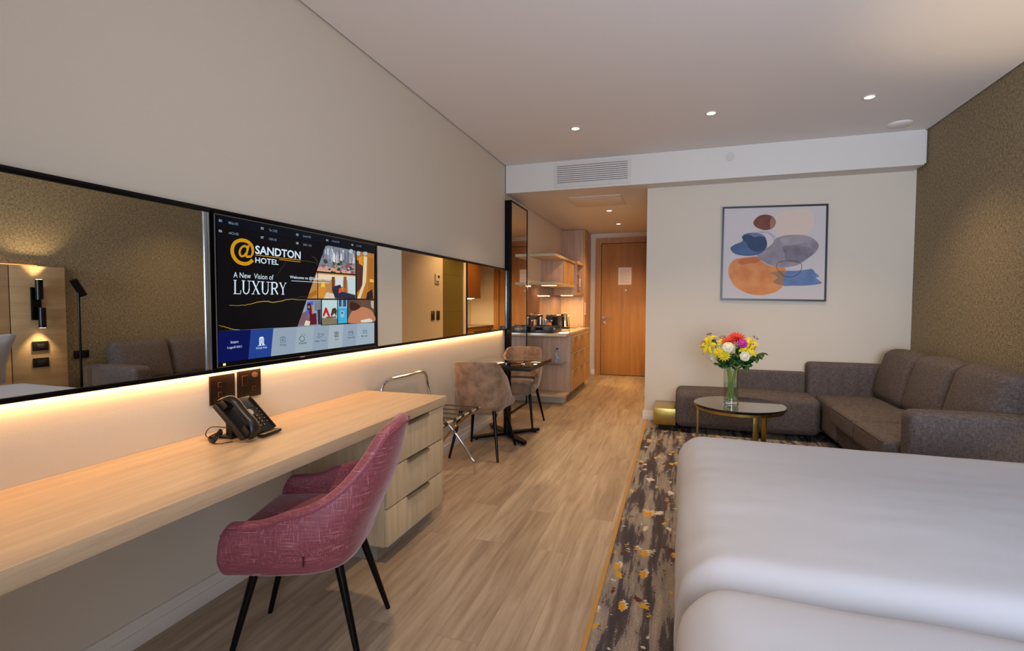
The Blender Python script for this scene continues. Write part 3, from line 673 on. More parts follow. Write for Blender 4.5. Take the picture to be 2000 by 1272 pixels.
# full height mirror at the hall corner
hm = thing('hall_mirror', 'tall narrow black framed mirror standing out from the wall at the hall corner', 'mirror', (0, 5.735, 0))
MB().box(.002, .078, .004, .68, .012, 2.55, M_BLACK).build('backing_board', hm)
MB().box(.078, .081, .03, .655, .03, 2.54, M_MIRROR).build('mirror_glass', hm)
MB().box(.002, .086, 0, .012, 0, 2.56, M_BLACKM, .002).box(.002, .086, .66, .685, 0, 2.56, M_BLACKM, .002).box(.002, .086, 0, .685, 2.545, 2.56, M_BLACKM, .002).box(.002, .086, 0, .685, 0, .03, M_BLACKM, .002).build('frame', hm)

# ------------------------------------------------------------------ desk
ds = MB().box(.001, .602, -1.2, 2.885, .697, .75, M_OAKY, .0015)
tag(ds.build('desk'), 'long pale oak desk top along the left wall', 'desk')
cab = thing('drawer_cabinet', 'pale oak three-drawer pedestal under the far end of the desk', 'drawer cabinet', (0, 2.195, 0))
L = .65
MB().box(.021, .575, 0, L, .085, .696, M_OAK, .001).build('body', cab)
MB().box(.06, .52, .02, L-.02, 0, .085, mat('plinth_grey', '8a8178', .6)).build('plinth', cab)
hs = [(.088, .283), (.287, .487), (.491, .694)]
for k, (a, b2) in enumerate(hs):
    d = MB().box(.576, .594, .004, L-.003, a, b2-.004, M_OAK, .0012).build('drawer', cab)
    MB().box(.590, .607, .20, .44, b2-.006, b2-.0025, M_STEEL, .0005).box(.603, .607, .20, .44, b2-.020, b2-.004, M_STEEL, .0008).build('handle', d)

# sockets on the wall
def plate(name, u0, u1, v0, v1, label):
    a = px(u0, v0, x=.008); c = px(u1, v1, x=.008); a2 = px(u0, 785, x=.008)
    y0, y1 = a.y, c.y; return y0, y1
M_BRONZE = mat('dark_bronze_plate', '2c1a10', .3, .3)
def socket(y0, y1, z0, z1, label, kind):
    t = thing('wall_socket', label, 'socket', (0, (y0+y1)/2, (z0+z1)/2)); hw, hh = (y1-y0)/2, (z1-z0)/2
    MB().box(0, .009, -hw, hw, -hh, hh, M_BRONZE, .002).build('cover_plate', t)
    M_S = mat('socket_detail', '8a6a50', .35, .4)
    def frame(nm, y, z, w_, h_):
        MB().box(.009, .0105, y-w_, y+w_, z-h_, z+h_, M_S).box(.0105, .0115, y-w_+.0015, y+w_-.0015, z-h_+.0015, z+h_-.0015, M_BRONZE).build(nm, t)
    if kind == 0:
        for z in (.022, -.022): frame('data_port', -.018, z, .009, .011); MB().box(.009, .0105, .002, .016, z-.008, z+.008, M_BLACK).build('data_slot', t)
    else:
        frame('switch', -.030, .018, .016, .024)
        frame('data_port', .022, -.026, .009, .010)
        o = MB().lathe([(.001, 0), (.018, 0), (.018, .0016), (.001, .0016)], (0, 0, 0), M_S, 24).build('round_outlet', t)
        for v in o.data.vertices: v.co = Vector((.009+v.co.z, v.co.x+.030, v.co.y*.75+.040))
        for (y, z) in ((-.022, -.022), (-.034, -.04), (-.010, -.04)):
            q = MB().lathe([(.001, 0), (.0045, 0), (.0045, .001), (.001, .001)], (0, 0, 0), M_BLACK, 12)
            for v in q.bm.verts: v.co = Vector((.0095+v.co.z, v.co.x+y, v.co.y+z))
            q.build('pin_hole', t)
    return t
socket(1.703, 1.835, .872, 1.003, 'dark bronze data outlet plate partly behind the telephone', 0)
socket(1.853, 1.99, .874, 1.006, 'dark bronze socket plate with switch, right of the telephone', 1)

# ------------------------------------------------------------------ telephone
ph = thing('desk_telephone', 'black desk telephone with keypad and curly cord on the oak desk', 'telephone', (.196, 1.711, .75), R(96))
M_PH = mat('phone_black', '151311', .38); M_KEY = mat('phone_key', '201d1b', .45); M_KEYT = mat('key_print', 'c9c4bd', .5)
tilt = Matrix.Rotation(R(45), 3, 'X')
def ppt(x, y, z):   # local panel coordinates: x right, y up the slope, z out
    return tilt @ Vector((x, y, z)) + Vector((0, -.075, .022))
def pbox(b, x0, x1, y0, y1, z0, z1, m, bev=.001):
    o = MB().box(x0, x1, y0, y1, z0, z1, m, bev); 
    for v in o.bm.verts: v.co = ppt(*v.co)
    me = bpy.data.meshes.new('tmp'); o.bm.to_mesh(me); o.bm.free(); n0 = len(b.bm.faces); b.bm.from_mesh(me); i = b.mi(m)
    b.bm.faces.ensure_lookup_table()
    for f in list(b.bm.faces)[n0:]: f.material_index = i
    bpy.data.meshes.remove(me)
b = MB(); pbox(b, -.10, .10, 0, .195, -.022, 0, M_PH, .006); pbox(b, .092, .10, .0, .185, 0, .005, M_PH); b.build('body', ph)
b = MB(); b.box(-.045, .07, .030, .062, .0, .115, M_PH, .006).box(-.06, .085, .02, .085, 0, .012, M_PH, .004); b.build('stand', ph)
b = MB(); b.box(-.02, .10, -.105, -.072, .004, .018, M_PH, .005); b.build('front_lip', ph)
b = MB(); pbox(b, -.008, .07, .13, .175, .0005, .003, mat('phone_lcd', '30363a', .25), .0005); b.build('display', ph)
b = MB(); b.text('Fanvil', lambda a, c: ppt(.002+a*.026, .181+c*.006, .0012), M_KEYT, .01); b.build('maker_mark', ph, smooth=False)
b = MB().lathe([(.0015, .0), (.0165, 0), (.0165, .004), (.0015, .005)], (0, 0, 0), mat('phone_nav', 'b8b2aa', .35), 8)
for v in b.bm.verts: v.co = ppt(v.co.x+.030, v.co.y+.108, v.co.z)
b.build('navigation_key', ph)
for r_ in range(4):
    for c_ in range(3):
        b = MB(); x0 = -.004+c_*.022; y0 = .076-r_*.0175; pbox(b, x0, x0+.017, y0, y0+.011, 0, .0035, M_KEY, .001)
        b.text('123456789*0#'[r_*3+c_], lambda a, c: ppt(x0+.0055+a*.005, y0+.0025+c*.006, .0037), M_KEYT, .01); b.build('key', ph)
for k in range(5):
    b = MB(); pbox(b, .070, .085, .112-k*.0185, .121-k*.0185, 0, .003, M_KEY, .001)
    b.text('-', lambda a, c: ppt(.074+a*.006, .1155-k*.0185+c*.0015, .0032), M_KEYT); b.build('side_key', ph)
# handset: arched bar across the left part
pr = [(-.014, .03), (.0, .052), (.03, .062), (.07, .060), (.11, .060), (.15, .062), (.185, .05), (.200, .026)]
rings = []
for k, (y, z) in enumerate(smoothpath([(a, c, 0) for a, c in pr], 4) and [(p.x, p.y) for p in smoothpath([(a, c, 0) for a, c in pr], 4)]):
    t = (y+.014)/.214; w_ = .029 - .006*math.sin(PI*t); low = z-.018-.018*abs(2*t-1)**2
    rings.append([ppt(-.062+w_*math.cos(q)*1.0, y, (z+low)/2 + (z-low)/2*math.sin(q)) for q in [2*PI*j/14 for j in range(14)]])
b = MB(); b.loops(rings, M_PH); b.build('handset', ph)
b = MB(); pbox(b, -.088, -.036, .0, .042, -.002, .030, M_PH, .006); b.build('cradle', ph)
b = MB(); pbox(b, -.088, -.036, .150, .192, -.002, .030, M_PH, .006); b.build('cradle', ph)
coil = []
p_ = smoothpath([(-.085, .05, .03), (-.12, .02, .05), (-.135, .04, .012), (-.10, .09, .01), (-.06, .085, .02)], 40)
for k, p in enumerate(p_):
    a = k*.9; coil.append(p + Vector((math.cos(a)*.007, math.sin(a)*.004, math.sin(a)*.007)))
MB().tube(coil, .0022, M_PH, 6).build('coiled_cord', ph)
MB().tube(smoothpath([(-.03, .06, .04), (-.07, .11, .05), (-.09, .12, .02), (-.08, .09, .004), (.0, .09, .004)], 10), .002, M_PH, 6).tube(smoothpath([(-.05, .08, .02), (-.12, .06, .004), (-.14, .01, .004), (-.10, -.02, .004)], 10), .002, M_PH, 6).build('line_cable', ph)

# ------------------------------------------------------------------ upholstered chairs (shell, seat, four legs)
def shell_chair(name, label, M, w, d, zs, rim, lean, th, foot, leg_top, bulge, piping, corner=.5, grp=None, zb=None, flare=.0, front=.24):
    """local +Y is the front. rim(t): height of the shell edge, t in 0..1 from the middle of the back to the arm front"""
    t = thing(name, label, 'chair', group=grp)
    zb = zb if zb else zs-.10
    NT = 44
    def path(s):     # s in -1..1 along the U, returns x, y and outward normal at unit size
        a = abs(s); sg = 1 if s >= 0 else -1
        if a < corner:
            q = a/corner*PI/2
            e = .72
            x = math.sin(q)**e; y = -math.cos(q)**e
            return Vector((sg*x*w, y*d, 0)), Vector((sg*math.sin(q), -math.cos(q), 0))
        k = (a-corner)/(1-corner)
        return Vector((sg*w*(1-.03*k), k*front, 0)), Vector((sg, 0, 0))
    outer, inner, rimp = [], [], []
    NV = 9
    G = []
    for i in range(NT+1):
        s = -1+2*i/NT; p, n = path(s); a = abs(s); zr = rim(a)
        col = []
        bk = max(0, 1-a/.6)   # how much of a back this is
        for j in range(NV+1):
            v = j/NV; z = zb + (zr-zb)*v
            out = -flare*(1+.5*bk)*(1-v)**1.8 + bulge*math.sin(PI*min(1, v*1.05))
            ln_ = lean*bk**.8*max(0, (z-zs))/(.4)
            col.append(p + n*out + Vector((0, -ln_, z)))
        # over the rim and down the inside to the seat
        top = col[-1]; col2 = []
        for q in (.25, .5, .75):
            ang = q*PI
            col2.append(top + Vector((0, 0, th*.42*math.sin(ang))) - n*(th/2)*(1-math.cos(ang)))
        for j in range(NV, 0, -1):
            v = j/NV; z = zs + (zr-zs)*v if zr > zs+.01 else zr - .01*(NV-j)
            out = -flare*(1-v)**1.2 + bulge*.4*math.sin(PI*v) - th
            ln_ = lean*bk**.8*max(0, (z-zs))/(.4)
            col2.append(p + n*out + Vector((0, -ln_, z)))
        G.append(col+col2)
    b = MB(); i_ = b.mi(M); V = [[b.bm.verts.new(p) for p in col] for col in G]
    for a in range(NT):
        for c_ in range(len(G[0])-1):
            f = b.bm.faces.new((V[a][c_], V[a+1][c_], V[a+1][c_+1], V[a][c_+1])); f.smooth = True
    for e in (V[0], V[-1]): b.bm.faces.new(e)
    b.bm.faces.new([V[k][0] for k in range(NT+1)])
    b.build('shell', t, angle=60, sub=1)
    # seat cushion
    sx = w-th-flare*.5; yb = -d+th+flare*.9; yf = front*1.03
    b = MB().soft((0, (yb+yf)/2, zs-.045), (2*sx*.985, yf-yb, .12), .045, M, puff=(0, 0, .018), n=(8, 8, 2), fn=lambda q, p: Vector((q.x*(1-.20*max(0, -p[1])**3), q.y, q.z)))
    b.build('seat_cushion', t, angle=80)
    if piping:
        pp = []
        for i in range(1, NT):
            s = -1+2*i/NT; p, n = path(s); col = G[i]; pp.append(col[NV]+n*.002)
        MB().tube(pp, .0035, piping, 6).build('piping', t)
    for (fx, fy) in foot:
        tx_, ty_ = leg_top[0]*(1 if fx > 0 else -1), leg_top[1]*(1 if fy > 0 else -1)+leg_top[2]
        MB().tube([(tx_, ty_, zb+.012), (fx, fy, .0)], [.017, .010], M_BLACKM, 14).build('leg', t)
    return t

def rim_arm(a):
    # back .88, sweeping down to the arm front .60
    if a < .14: return .875 - .025*(a/.14)**2
    k = min(1, (a-.14)/.86)
    e = 1-(1-k)**3.8
    return .850 + (.555-.850)*e - .07*max(0, (a-.9)/.1)**2
pc = shell_chair('desk_chair', 'plum velvet armchair on black legs pushed up to the oak desk', M_PINK, .275, .275, .50, rim_arm, .115, .05,
    [(-.16, .25), (.16, .25), (-.195, -.25), (.195, -.25)], (.13, .15, .0), .02, mat('plum_piping', '7a3a46', .7), corner=.5, zb=.36, flare=.05, front=.225)
pc.location = (.62, 1.615, 0); pc.rotation_euler = (0, 0, R(108))
MB().box(-.283, -.2785, -.085, -.081, .435, .470, mat('tag_dark', '2a1a1e', .6)).build('side_vent', pc)

def rim_din(a):
    if a < .34: return .83 - .012*(a/.34)**2
    k = (a-.34)/.66
    return .818 + (.47-.818)*min(1, k*1.35)**.85 if k < .74 else .47
d1 = shell_chair('dining_chair', 'taupe velvet dining chair with its back to the luggage rack', M_TAUPE, .232, .235, .475, rim_din, .085, .035,
    [(-.22, .28), (.22, .28), (-.22, -.26), (.22, -.26)], (.15, .15, .0), .012, None, corner=.5, grp='dining chairs at the small table', zb=.395, flare=.03, front=.25)
d1.location = (.335, 4.19, 0); d1.rotation_euler = (0, 0, R(2))
dup(d1, (.335, 5.28, 0), R(182), 'taupe velvet dining chair on the kitchen side of the small table', 'dining chairs at the small table')

# ------------------------------------------------------------------ dining table
dt = thing('dining_table', 'small square table with black glass top against the left wall', 'table', (.355, 4.80, 0))
MB().box(-.352, .368, -.435, .37, .757, .763, M_BLGLASS, .001).build('glass_top', dt)
MB().box(-.350, .366, -.433, .368, .718, .7565, M_BLACK, .002).build('table_top', dt)
MB().tube([(0, 0, .03), (0, 0, .717)], .038, M_BLACKM, 24).build('column', dt)
for (dx, dy) in ((-.25, -.27), (.27, -.30), (-.27, .27), (.25, .23)):
    a = Vector((dx, dy, 0)); n = Vector((-dy, dx, 0)).normalized()*.028; e = a.normalized()
    MB().poly([Vector((0, 0, .016))+n*1.3, Vector((0, 0, .016))-n*1.3, a-n+Vector((0, 0, .016)), a+e*.025-n*.4+Vector((0, 0, .016)), a+e*.025+n*.4+Vector((0, 0, .016)), a+n+Vector((0, 0, .016))], M_BLACKM, (0, 0, .022)).lathe([(.014, 0), (.014, .016)], a*.93, M_BLACKM, 12).build('foot', dt)

# ------------------------------------------------------------------ luggage rack
lr = thing('luggage_rack', 'folding chrome luggage rack with dark straps beyond the desk', 'luggage rack', (0, 3.35, 0))
r = .010
for y in (-.30, .27):
    MB().tube(smoothpath([(.09, y, .515), (.30, y, .33), (.455, y, .125), (.485, y, .09), (.49, y, 0)], 6), r, M_CHROME, 10).build('leg', lr)
    MB().tube(smoothpath([(.50, y+.022, .515), (.29, y+.022, .33), (.12, y+.022, .125), (.09, y+.022, .09), (.085, y+.022, 0)], 6), r, mat('warm_chrome', 'c8a878', .15, 1), 10).build('leg', lr)
MB().tube([(.50, -.36, .515), (.50, .33, .515)], .0125, M_CHROME, 12).build('rail', lr)
MB().tube([(.09, -.36, .515), (.09, .33, .515)], .0125, M_CHROME, 12).build('rail', lr)
MB().tube([(.085, -.28, .07), (.085, .29, .07)], .008, M_CHROME, 10).build('cross_bar', lr)
for k in range(5):
    y = -.29+k*.139
    b = MB().box(.085, .505, y-.02, y+.02, .526, .529, mat('strap_brown', '3a2a1c', .8)); b.build('strap', lr)
    MB().tube([(.50, y-.021, .515), (.50, y+.021, .515)], .0155, M_BLACK, 12).build('strap_loop', lr)
    MB().tube([(.09, y-.021, .515), (.09, y+.021, .515)], .0155, M_BLACK, 12).build('strap_loop', lr)
MB().tube(smoothpath([(.09, -.36, .515), (.06, -.36, .65), (.05, -.345, .745), (.05, -.27, .79), (.05, 0, .79), (.05, .20, .79), (.05, .285, .765), (.06, .31, .66), (.09, .31, .515)], 8), .0105, M_CHROME, 10).build('back_rest', lr)

# ------------------------------------------------------------------ kitchenette
kb = thing('kitchen_base_cabinet', 'pale oak kitchen base cabinet with drawers beside the hall', 'cabinet', (0, 6.765, 0))
MB().box(.002, .594, 0, 1.5, .125, .905, M_OAK_WARMLIT, .001).build('body', kb)
MB().box(.002, .600, -.012, 0, .125, .905, M_OAK_DAYLIT, .001).build('end_panel', kb)
for a, b2 in ((.02, .50), (.505, 1.0), (1.005, 1.49)):
    for z0, z1 in ((.13, .43), (.434, .66), (.664, .89)):
        d = MB().box(.594, .612, a, b2, z0, z1, M_OAK_WARMLIT, .001).build('drawer', kb)
        MB().box(.612, .632, a+.16, b2-.1, z1-.022, z1-.012, M_STEEL, .002).build('handle', d)
MB().box(.05, .53, .06, 1.48, 0, .125, mat('plinth_dark', '6a5c4e', .5)).build('plinth', kb)
fb = MB().box(.002, .590, 6.44, 6.752, .105, .135, M_OAKX, .001).box(.002, .55, 6.60, 6.752, 0, .104, M_OAKX, .001)
tag(fb.build('foot_step'), 'low pale oak step board in front of the kitchen cabinet end', 'step')
ct = MB().box(.002, .60, 6.447, 8.27, .907, .945, mat('cream_counter', 'cdbfa4', .15, coat=.4), .003).box(.002, .42, 8.27, 8.79, .907, .945, mat('cream_counter', ''), .0)
tag(ct.build('kitchen_worktop'), 'glossy cream kitchen worktop along the hall wall', 'worktop')
sp = MB().box(.001, .008, 6.60, 8.78, .946, 1.60, mat('smoked_glass', '3a2718', .06, 0, coat=1, spec=.9))
tag(sp.build('splashback'), 'dark glossy splashback behind the kitchen worktop', 'splashback')
tc_ = thing('tall_cabinet', 'tall oak cabinet reaching the hall ceiling left of the door', 'cabinet', (0, 8.8, 0))
MB().box(.002, .395, .05, .66, 0, 2.636, M_OAK_WARMLIT, .001).build('body', tc_)
MB().box(.395, .415, .05, .66, 0, 2.636, M_OAK_WARMLIT, .001).build('side_panel', tc_)
MB().box(.002, .40, .03, .049, .946, 2.05, M_OAK_DAYLIT, .001).build('lower_panel', tc_)
MB().box(.002, .39, .03, .049, 2.055, 2.625, mat('grey_oak', '', .5) if False else M_OAK_DAYLIT, .001).build('cupboard_door', tc_)
MB().box(.416, .424, .02+.04, .12+.03, 1.14, 1.36, M_WHITE, .002).build('switch_plate', tc_)
nb_ = thing('niche_cabinet', 'oak wall box with open niche beside the tall cabinet', 'cabinet', (0, 8.22, 1.475))
b = MB().box(.002, .40, 0, .02, 0, .565, M_OAK_DAYLIT, .001).box(.002, .40, .59, .605, 0, .565, M_OAK_WARMLIT, .001).box(.002, .40, .02, .59, 0, .05, M_OAK_WARMLIT, .001).box(.002, .40, .02, .59, .515, .565, M_OAK_WARMLIT, .001).box(.002, .02, .02, .59, .05, .515, M_OAK_WARMLIT)
b.build('body', nb_)
MB().box(.12, .30, .04, .16, -.006, 0, mat('under_glow', 'fff0c8', .5, emit='ffdd9a', estr=8)).build('under_light', nb_)
lamp('niche_under_light', 'AREA', (.21, 8.33, 1.466), 15, (1, .62, .28), (0, 0, 0), shape='RECTANGLE', size=.18, size_y=.12)
mw = thing('coffee_machine', 'rounded dark appliance with chrome door inside the oak niche', 'appliance', (.2, 8.52, 1.526))
MB().soft((0, 0, .16), (.30, .40, .32), .05, mat('appliance_dark', '2a1f1a', .3)).build('body', mw)
b = MB().lathe([(.001, 0), (.13, 0), (.13, .02), (.10, .03), (.001, .03)], (0, 0, 0), M_CHROME, 28)
for v in b.bm.verts: v.co = Vector((.148+v.co.z*.8, v.co.x, .16+v.co.y))
b.build('round_door', mw)
MB().box(.172, .185, .05, .09, .10, .24, M_WHITE, .004).build('handle', mw)
# open shelf unit with closed box
su = thing('kitchen_shelf_unit', 'pale oak wall unit of two shelves with a closed cupboard', 'shelf unit', (0, 6.79, 1.60))
M_PALE = wood('pale_edge_oak', 'c4b898', 'b2a684', 'x', .5)
MB().box(.002, .368, 0, 1.42, .392, .428, M_OAKY, .001).box(.002, .366, -.003, 0, .392, .428, M_PALE).build('shelf_board', su)
MB().box(.002, .368, 0, 1.42, 0, .036, M_OAKY, .001).box(.002, .366, -.003, 0, 0, .036, M_PALE).build('shelf_board', su)
MB().box(.002, .33, .68, 1.41, .036, .392, M_OAK_DAYLIT, .001).build('cupboard', su)
for a, b2 in ((.68, 1.04), (1.045, 1.41)): MB().box(.33, .348, a, b2, .04, .388, M_OAK_WARMLIT, .001).build('cupboard_door', su)
MB().box(.10, .30, .30, .38, -.006, 0, MATS['under_glow']).build('under_light', su)
lamp('shelf_under_light', 'AREA', (.2, 7.13, 1.59), 9, (1, .62, .28), (0, 0, 0), shape='RECTANGLE', size=.2, size_y=.08)
# glass shelf with bottle
gs = MB().box(.22, .560, 6.40, 6.751, .535, .543, mat('green_glass', 'cfe8dc', .02, 0, trans=.9, ior=1.45), .001)
gs = gs.build('glass_shelf', kb); gs.location = (0, -6.765, 0); gs['label'] = 'small green-edged glass shelf'
wb = thing('water_bottle', 'clear plastic water bottle with blue cap on the glass shelf', 'bottle', (.455, 6.58, .544))
MB().lathe([(.022, 0), (.031, .006), (.031, .05), (.026, .07), (.031, .09), (.032, .12), (.024, .15), (.012, .172), (.012, .182)], (0, 0, 0), mat('bottle_plastic', 'dfe8ec', .05, 0, trans=.85, ior=1.3), 24).build('body', wb)
MB().lathe([(.0318, .05), (.0322, .052), (.0322, .088), (.0318, .09)], (0, 0, 0), mat('bottle_label', 'b8c8dc', .5, vary=('4a62a0', 60, (1, 1, 1))), 24).build('label_band', wb)
MB().lathe([(.014, .178), (.0145, .18), (.0145, .198), (.012, .200)], (0, 0, 0), mat('bottle_cap', '2a2a9c', .4), 20).build('cap', wb)
# things on the worktop
ZC = .9455
ty = thing('serving_tray', 'black serving tray with cut-out handles on the kitchen worktop', 'tray', (.23, 6.72, ZC))
M_TRAY = mat('tray_black', '100e0d', .35)
b = MB().box(-.19, .19, -.22, .22, 0, .008, M_TRAY, .002)
for sx in (-1, 1): b.box(sx*.19-.005, sx*.19+.005, -.22, .22, 0, .045, M_TRAY, .002)
b.build('tray_base', ty)
for sy in (-1, 1):
    e = MB().box(-.19, -.06, sy*.215-.005, sy*.215+.005, 0, .085, M_TRAY, .002).box(.06, .19, sy*.215-.005, sy*.215+.005, 0, .085, M_TRAY, .002)
    e.box(-.06, .06, sy*.215-.005, sy*.215+.005, 0, .035, M_TRAY, .002).box(-.06, .06, sy*.215-.005, sy*.215+.005, .068, .085, M_TRAY, .002); e.build('tray_handle', ty)
M_CUP = mat('white_china', 'e6ddd0', .2)
def cup(x, y, z, lab, flip=False):
    c_ = thing('coffee_cup', lab, 'cup', (x, y, z), 0, 'cups on the black tray')
    pr = [(.024, 0), (.026, .004), (.038, .03), (.044, .06), (.041, .06), (.034, .03), (.001, .008)]
    if flip: pr = [(r_, .062-z_) for r_, z_ in pr]
    MB().lathe(pr, (0, 0, 0), M_CUP, 24).build('bowl', c_)
    MB().tube(smoothpath([(.038, 0, .05), (.06, 0, .045), (.06, 0, .025), (.037, 0, .018)], 6), .004, M_CUP, 8).build('handle', c_)
cup(.30, 6.80, ZC+.009, 'white cup in the black tray, nearer the hall', True)
cup(.34, 6.66, ZC+.009, 'white cup in the black tray, nearest the front corner', True)
def box_thing(name, label, cat, x, y, parts, grp=None, z=ZC):
    t = thing(name, label, cat, (x, y, z), 0, grp)
    for pn, b in parts: b.build(pn, t)
    return t
box_thing('toaster', 'black toaster on the kitchen worktop beside the kettle', 'toaster', .16, 7.62, [('body', MB().soft((0, 0, .115), (.19, .30, .21), .03, M_TRAY)), ('bread_slot', MB().box(-.05, -.02, -.10, .10, .219, .2215, M_STEEL).box(.02, .05, -.10, .10, .219, .2215, M_STEEL)),
    ('lever', MB().box(-.015, .015, -.17, -.152, .12, .14, M_CHROME, .003)), ('side_trim', MB().box(-.085, .085, -.153, -.149, .02, .2, M_BLACKM, .001)), ('feet', MB().box(-.08, .08, -.13, .13, 0, .012, M_BLACK))])
M_KET = mat('kettle_metal', 'd8cbb0', .12, 1)
kt = thing('kettle', 'tapered polished steel kettle on the kitchen worktop', 'kettle', (.26, 7.95, ZC))
MB().lathe([(.001, .02), (.078, .02), (.08, .04), (.055, .215), (.053, .225), (.001, .235)], (0, 0, 0), M_KET, 32).build('body', kt)
MB().lathe([(.001, .0), (.078, 0), (.08, .018), (.001, .02)], (0, 0, 0), M_BLACK, 28).build('base', kt)
MB().tube(smoothpath([(-.05, 0, .21), (-.085, -.02, .215), (-.105, -.03, .15), (-.085, -.02, .06)], 8), .010, M_BLACK, 10).build('handle', kt)
MB().tube([(.048, 0, .19), (.075, 0, .215)], [.014, .008], M_KET, 12).build('spout', kt)
MB().lathe([(.008, .233), (.012, .245), (.001, .25)], (0, 0, 0), M_BLACK, 14).build('lid_knob', kt)
M_JAR = mat('jar_dark', '1a1614', .2)
def canister(x, y, r_, h, lab, mt, name='storage_jar', lid=M_STEEL):
    t = thing(name, lab, 'jar', (x, y, ZC), 0, None)
    MB().lathe([(.001, 0), (r_, 0), (r_, h), (.001, h)], (0, 0, 0), mt, 22).build('body', t)
    MB().lathe([(.001, h), (r_*.9, h), (r_*.9, h+.015), (.012, h+.02), (.001, h+.03)], (0, 0, 0), lid, 22).build('lid', t)
canister(.10, 7.03, .035, .17, 'tall steel flask leftmost on the kitchen worktop', mat('dull_steel', '8a8a8a', .25, 1))
canister(.17, 7.06, .028, .14, 'slim glass jar between steel flask and knife block', mat('jar_glass', 'a8b0b8', .1, 0, trans=.5))
canister(.10, 7.42, .026, .15, 'white pepper mill left of the toaster', mat('mill_white', 'cfc6b8', .3), 'pepper_mill', M_BLACK)
kn = thing('knife_block', 'wooden knife block with black handled knives by the toaster', 'knife block', (.16, 7.24, ZC))
MB().box(-.045, .045, -.05, .05, 0, .11, wood('block_wood', 'a86a38', '8a5228', 'z', .5), .006).build('block', kn)
for k in range(5):
    x = -.03+.015*k; MB().tube([(x, .01*(k % 2), .11), (x*1.4, .02, .17+.03*((k*2) % 3))], [.007, .008], M_BLACK, 8).build('knife_handle', kn)
cb = thing('chopping_board', 'wooden paddle board lying in front of the toaster', 'chopping board', (.44, 7.08, ZC), R(-12))
MB().box(-.05, .05, -.15, .10, .0, .014, wood('board_wood', 'b98a58', '9a6c40', 'y', .5), .004).box(-.014, .014, .10, .17, 0, .014, MATS['board_wood'], .004).build('board', cb)
ho = thing('hob', 'thin black glass hob set on the kitchen worktop', 'hob', (.26, 8.22, ZC))
MB().box(-.20, .14, -.14, .50, 0, .006, M_BLGLASS, .001).build('glass_plate', ho)
MB().box(-.22, .15, .25, .51, .006, .012, mat('hob_edge', 'c0a070', .3, .5), .001).build('cover', ho) if False else None

# hall things seen in the mirror: thermostat, switches, wardrobe box
XH = XP-.0005
th_ = thing('thermostat', 'white thermostat with dark display on the hall wall', 'thermostat', (XH, 7.02, 1.71))
MB().box(-.018, 0, -.075, .075, -.07, .075, M_WHITE, .003).build('housing', th_)
MB().box(-.0195, -.018, -.01, .055, .012, .055, mat('lcd_dark', '4a4030', .3)).build('display', th_)
MB().box(-.0195, -.018, -.06, .02, -.055, -.035, M_STEEL).build('button_row', th_)
M_SW = mat('switch_dark', '2c1210', .3)
for y, lab in ((6.87, 'dark light switch on the hall wall, nearer the bedroom'), (7.045, 'dark light switch on the hall wall, nearer the bathroom')):
    s_ = thing('light_switch', lab, 'light switch', (XH, y, 1.15), 0, 'light switches on the hall wall')
    MB().box(-.010, 0, -.05, .05, -.07, .07, M_SW, .002).build('cover_plate', s_)
    MB().box(-.013, -.010, -.015, .015, -.03, .03, M_BLACK, .001).build('rocker', s_)
wd = thing('hall_wall_cupboard', 'brown oak wall cupboard with light beneath in the hall niche', 'cupboard', (XP, 8.25, 1.435))
M_RED_OAK = wood('reddish_oak', '94602e', '7a4a22', 'z', .5)
MB().box(.06, .49, 0, .68, 0, 1.19, M_RED_OAK, .002).build('body', wd)
MB().box(.045, .06, .002, .678, .002, 1.188, M_RED_OAK, .001).build('door', wd)
MB().box(.1, .25, .1, .5, -.006, 0, MATS['under_glow']).build('under_light', wd)
lamp('cupboard_under_light', 'AREA', (XP+.2, 8.55, 1.42), 14, (1, .68, .34), (0, 0, 0), shape='RECTANGLE', size=.15, size_y=.4)
lc = thing('hall_luggage_cabinet', 'low oak cabinet with dark stone top in the hall niche', 'cabinet', (XP, 8.21, 0))
MB().box(.03, .49, 0, 1.32, 0, .88, M_DOOR, .002).build('body', lc)
MB().box(.01, .49, 0, 1.32, .881, .91, mat('dark_stone', '5a4a38', .25), .002).build('top', lc)
MB().box(.028, .0295, .35, 1.25, .45, .82, mat('fridge_front', '3a2e26', .2, .3)).build('bar_fridge_front', lc)

# ------------------------------------------------------------------ picture
pa = thing('framed_picture', 'black framed abstract watercolour print above the sofa', 'picture', (2.924, YW-.001, 1.874))
def PA(u, v): p = px(u, v, y=YW-.03); return p.x, p.z
cn = [PA(1411.3, 404.3), PA(1618.5, 397.8), PA(1613.8, 589.3), PA(1407, 586)]
cen = Vector((2.924, YW-.001, 1.874))
def fbar(a, b2, w_, cc):
    a, b2, cc = Vector((a[0], a[1])), Vector((b2[0], b2[1])), Vector(cc)
    return a, b2
ctr = Vector((sum(c[0] for c in cn)/4, sum(c[1] for c in cn)/4))
inn = [tuple(ctr + (Vector(c)-ctr)*.962) for c in cn]
b = MB()
for k in range(4):
    k2 = (k+1) % 4
    b.poly([Vector((q[0], YW-.03, q[1]))-cen for q in (cn[k], cn[k2], inn[k2], inn[k])], M_BLACK, (0, .028, 0))
b.build('frame', pa, smooth=False)
ar = Art('y', YW-.0235, -1, 0)
def au(X, Y): return (1380+X/5.78, 380+Y/5.78)
def ap(pts, col, lay, vary=None): ar.pg([au(*p) for p in pts], col, lay, vary, True)
ar.pg([(1409, 402), (1616.5, 399.5), (1612, 587.5), (1409, 584.5)], 'c6bfc0', 0)
V = (12, (1, 1, 1))
ap([(775, 240), (870, 195), (1000, 170), (1130, 165), (1200, 210), (1215, 300), (1180, 400), (1090, 450), (950, 465), (830, 450), (775, 400), (745, 320)], 'd6c0ae', 1, ('cfc0b4',)+V)
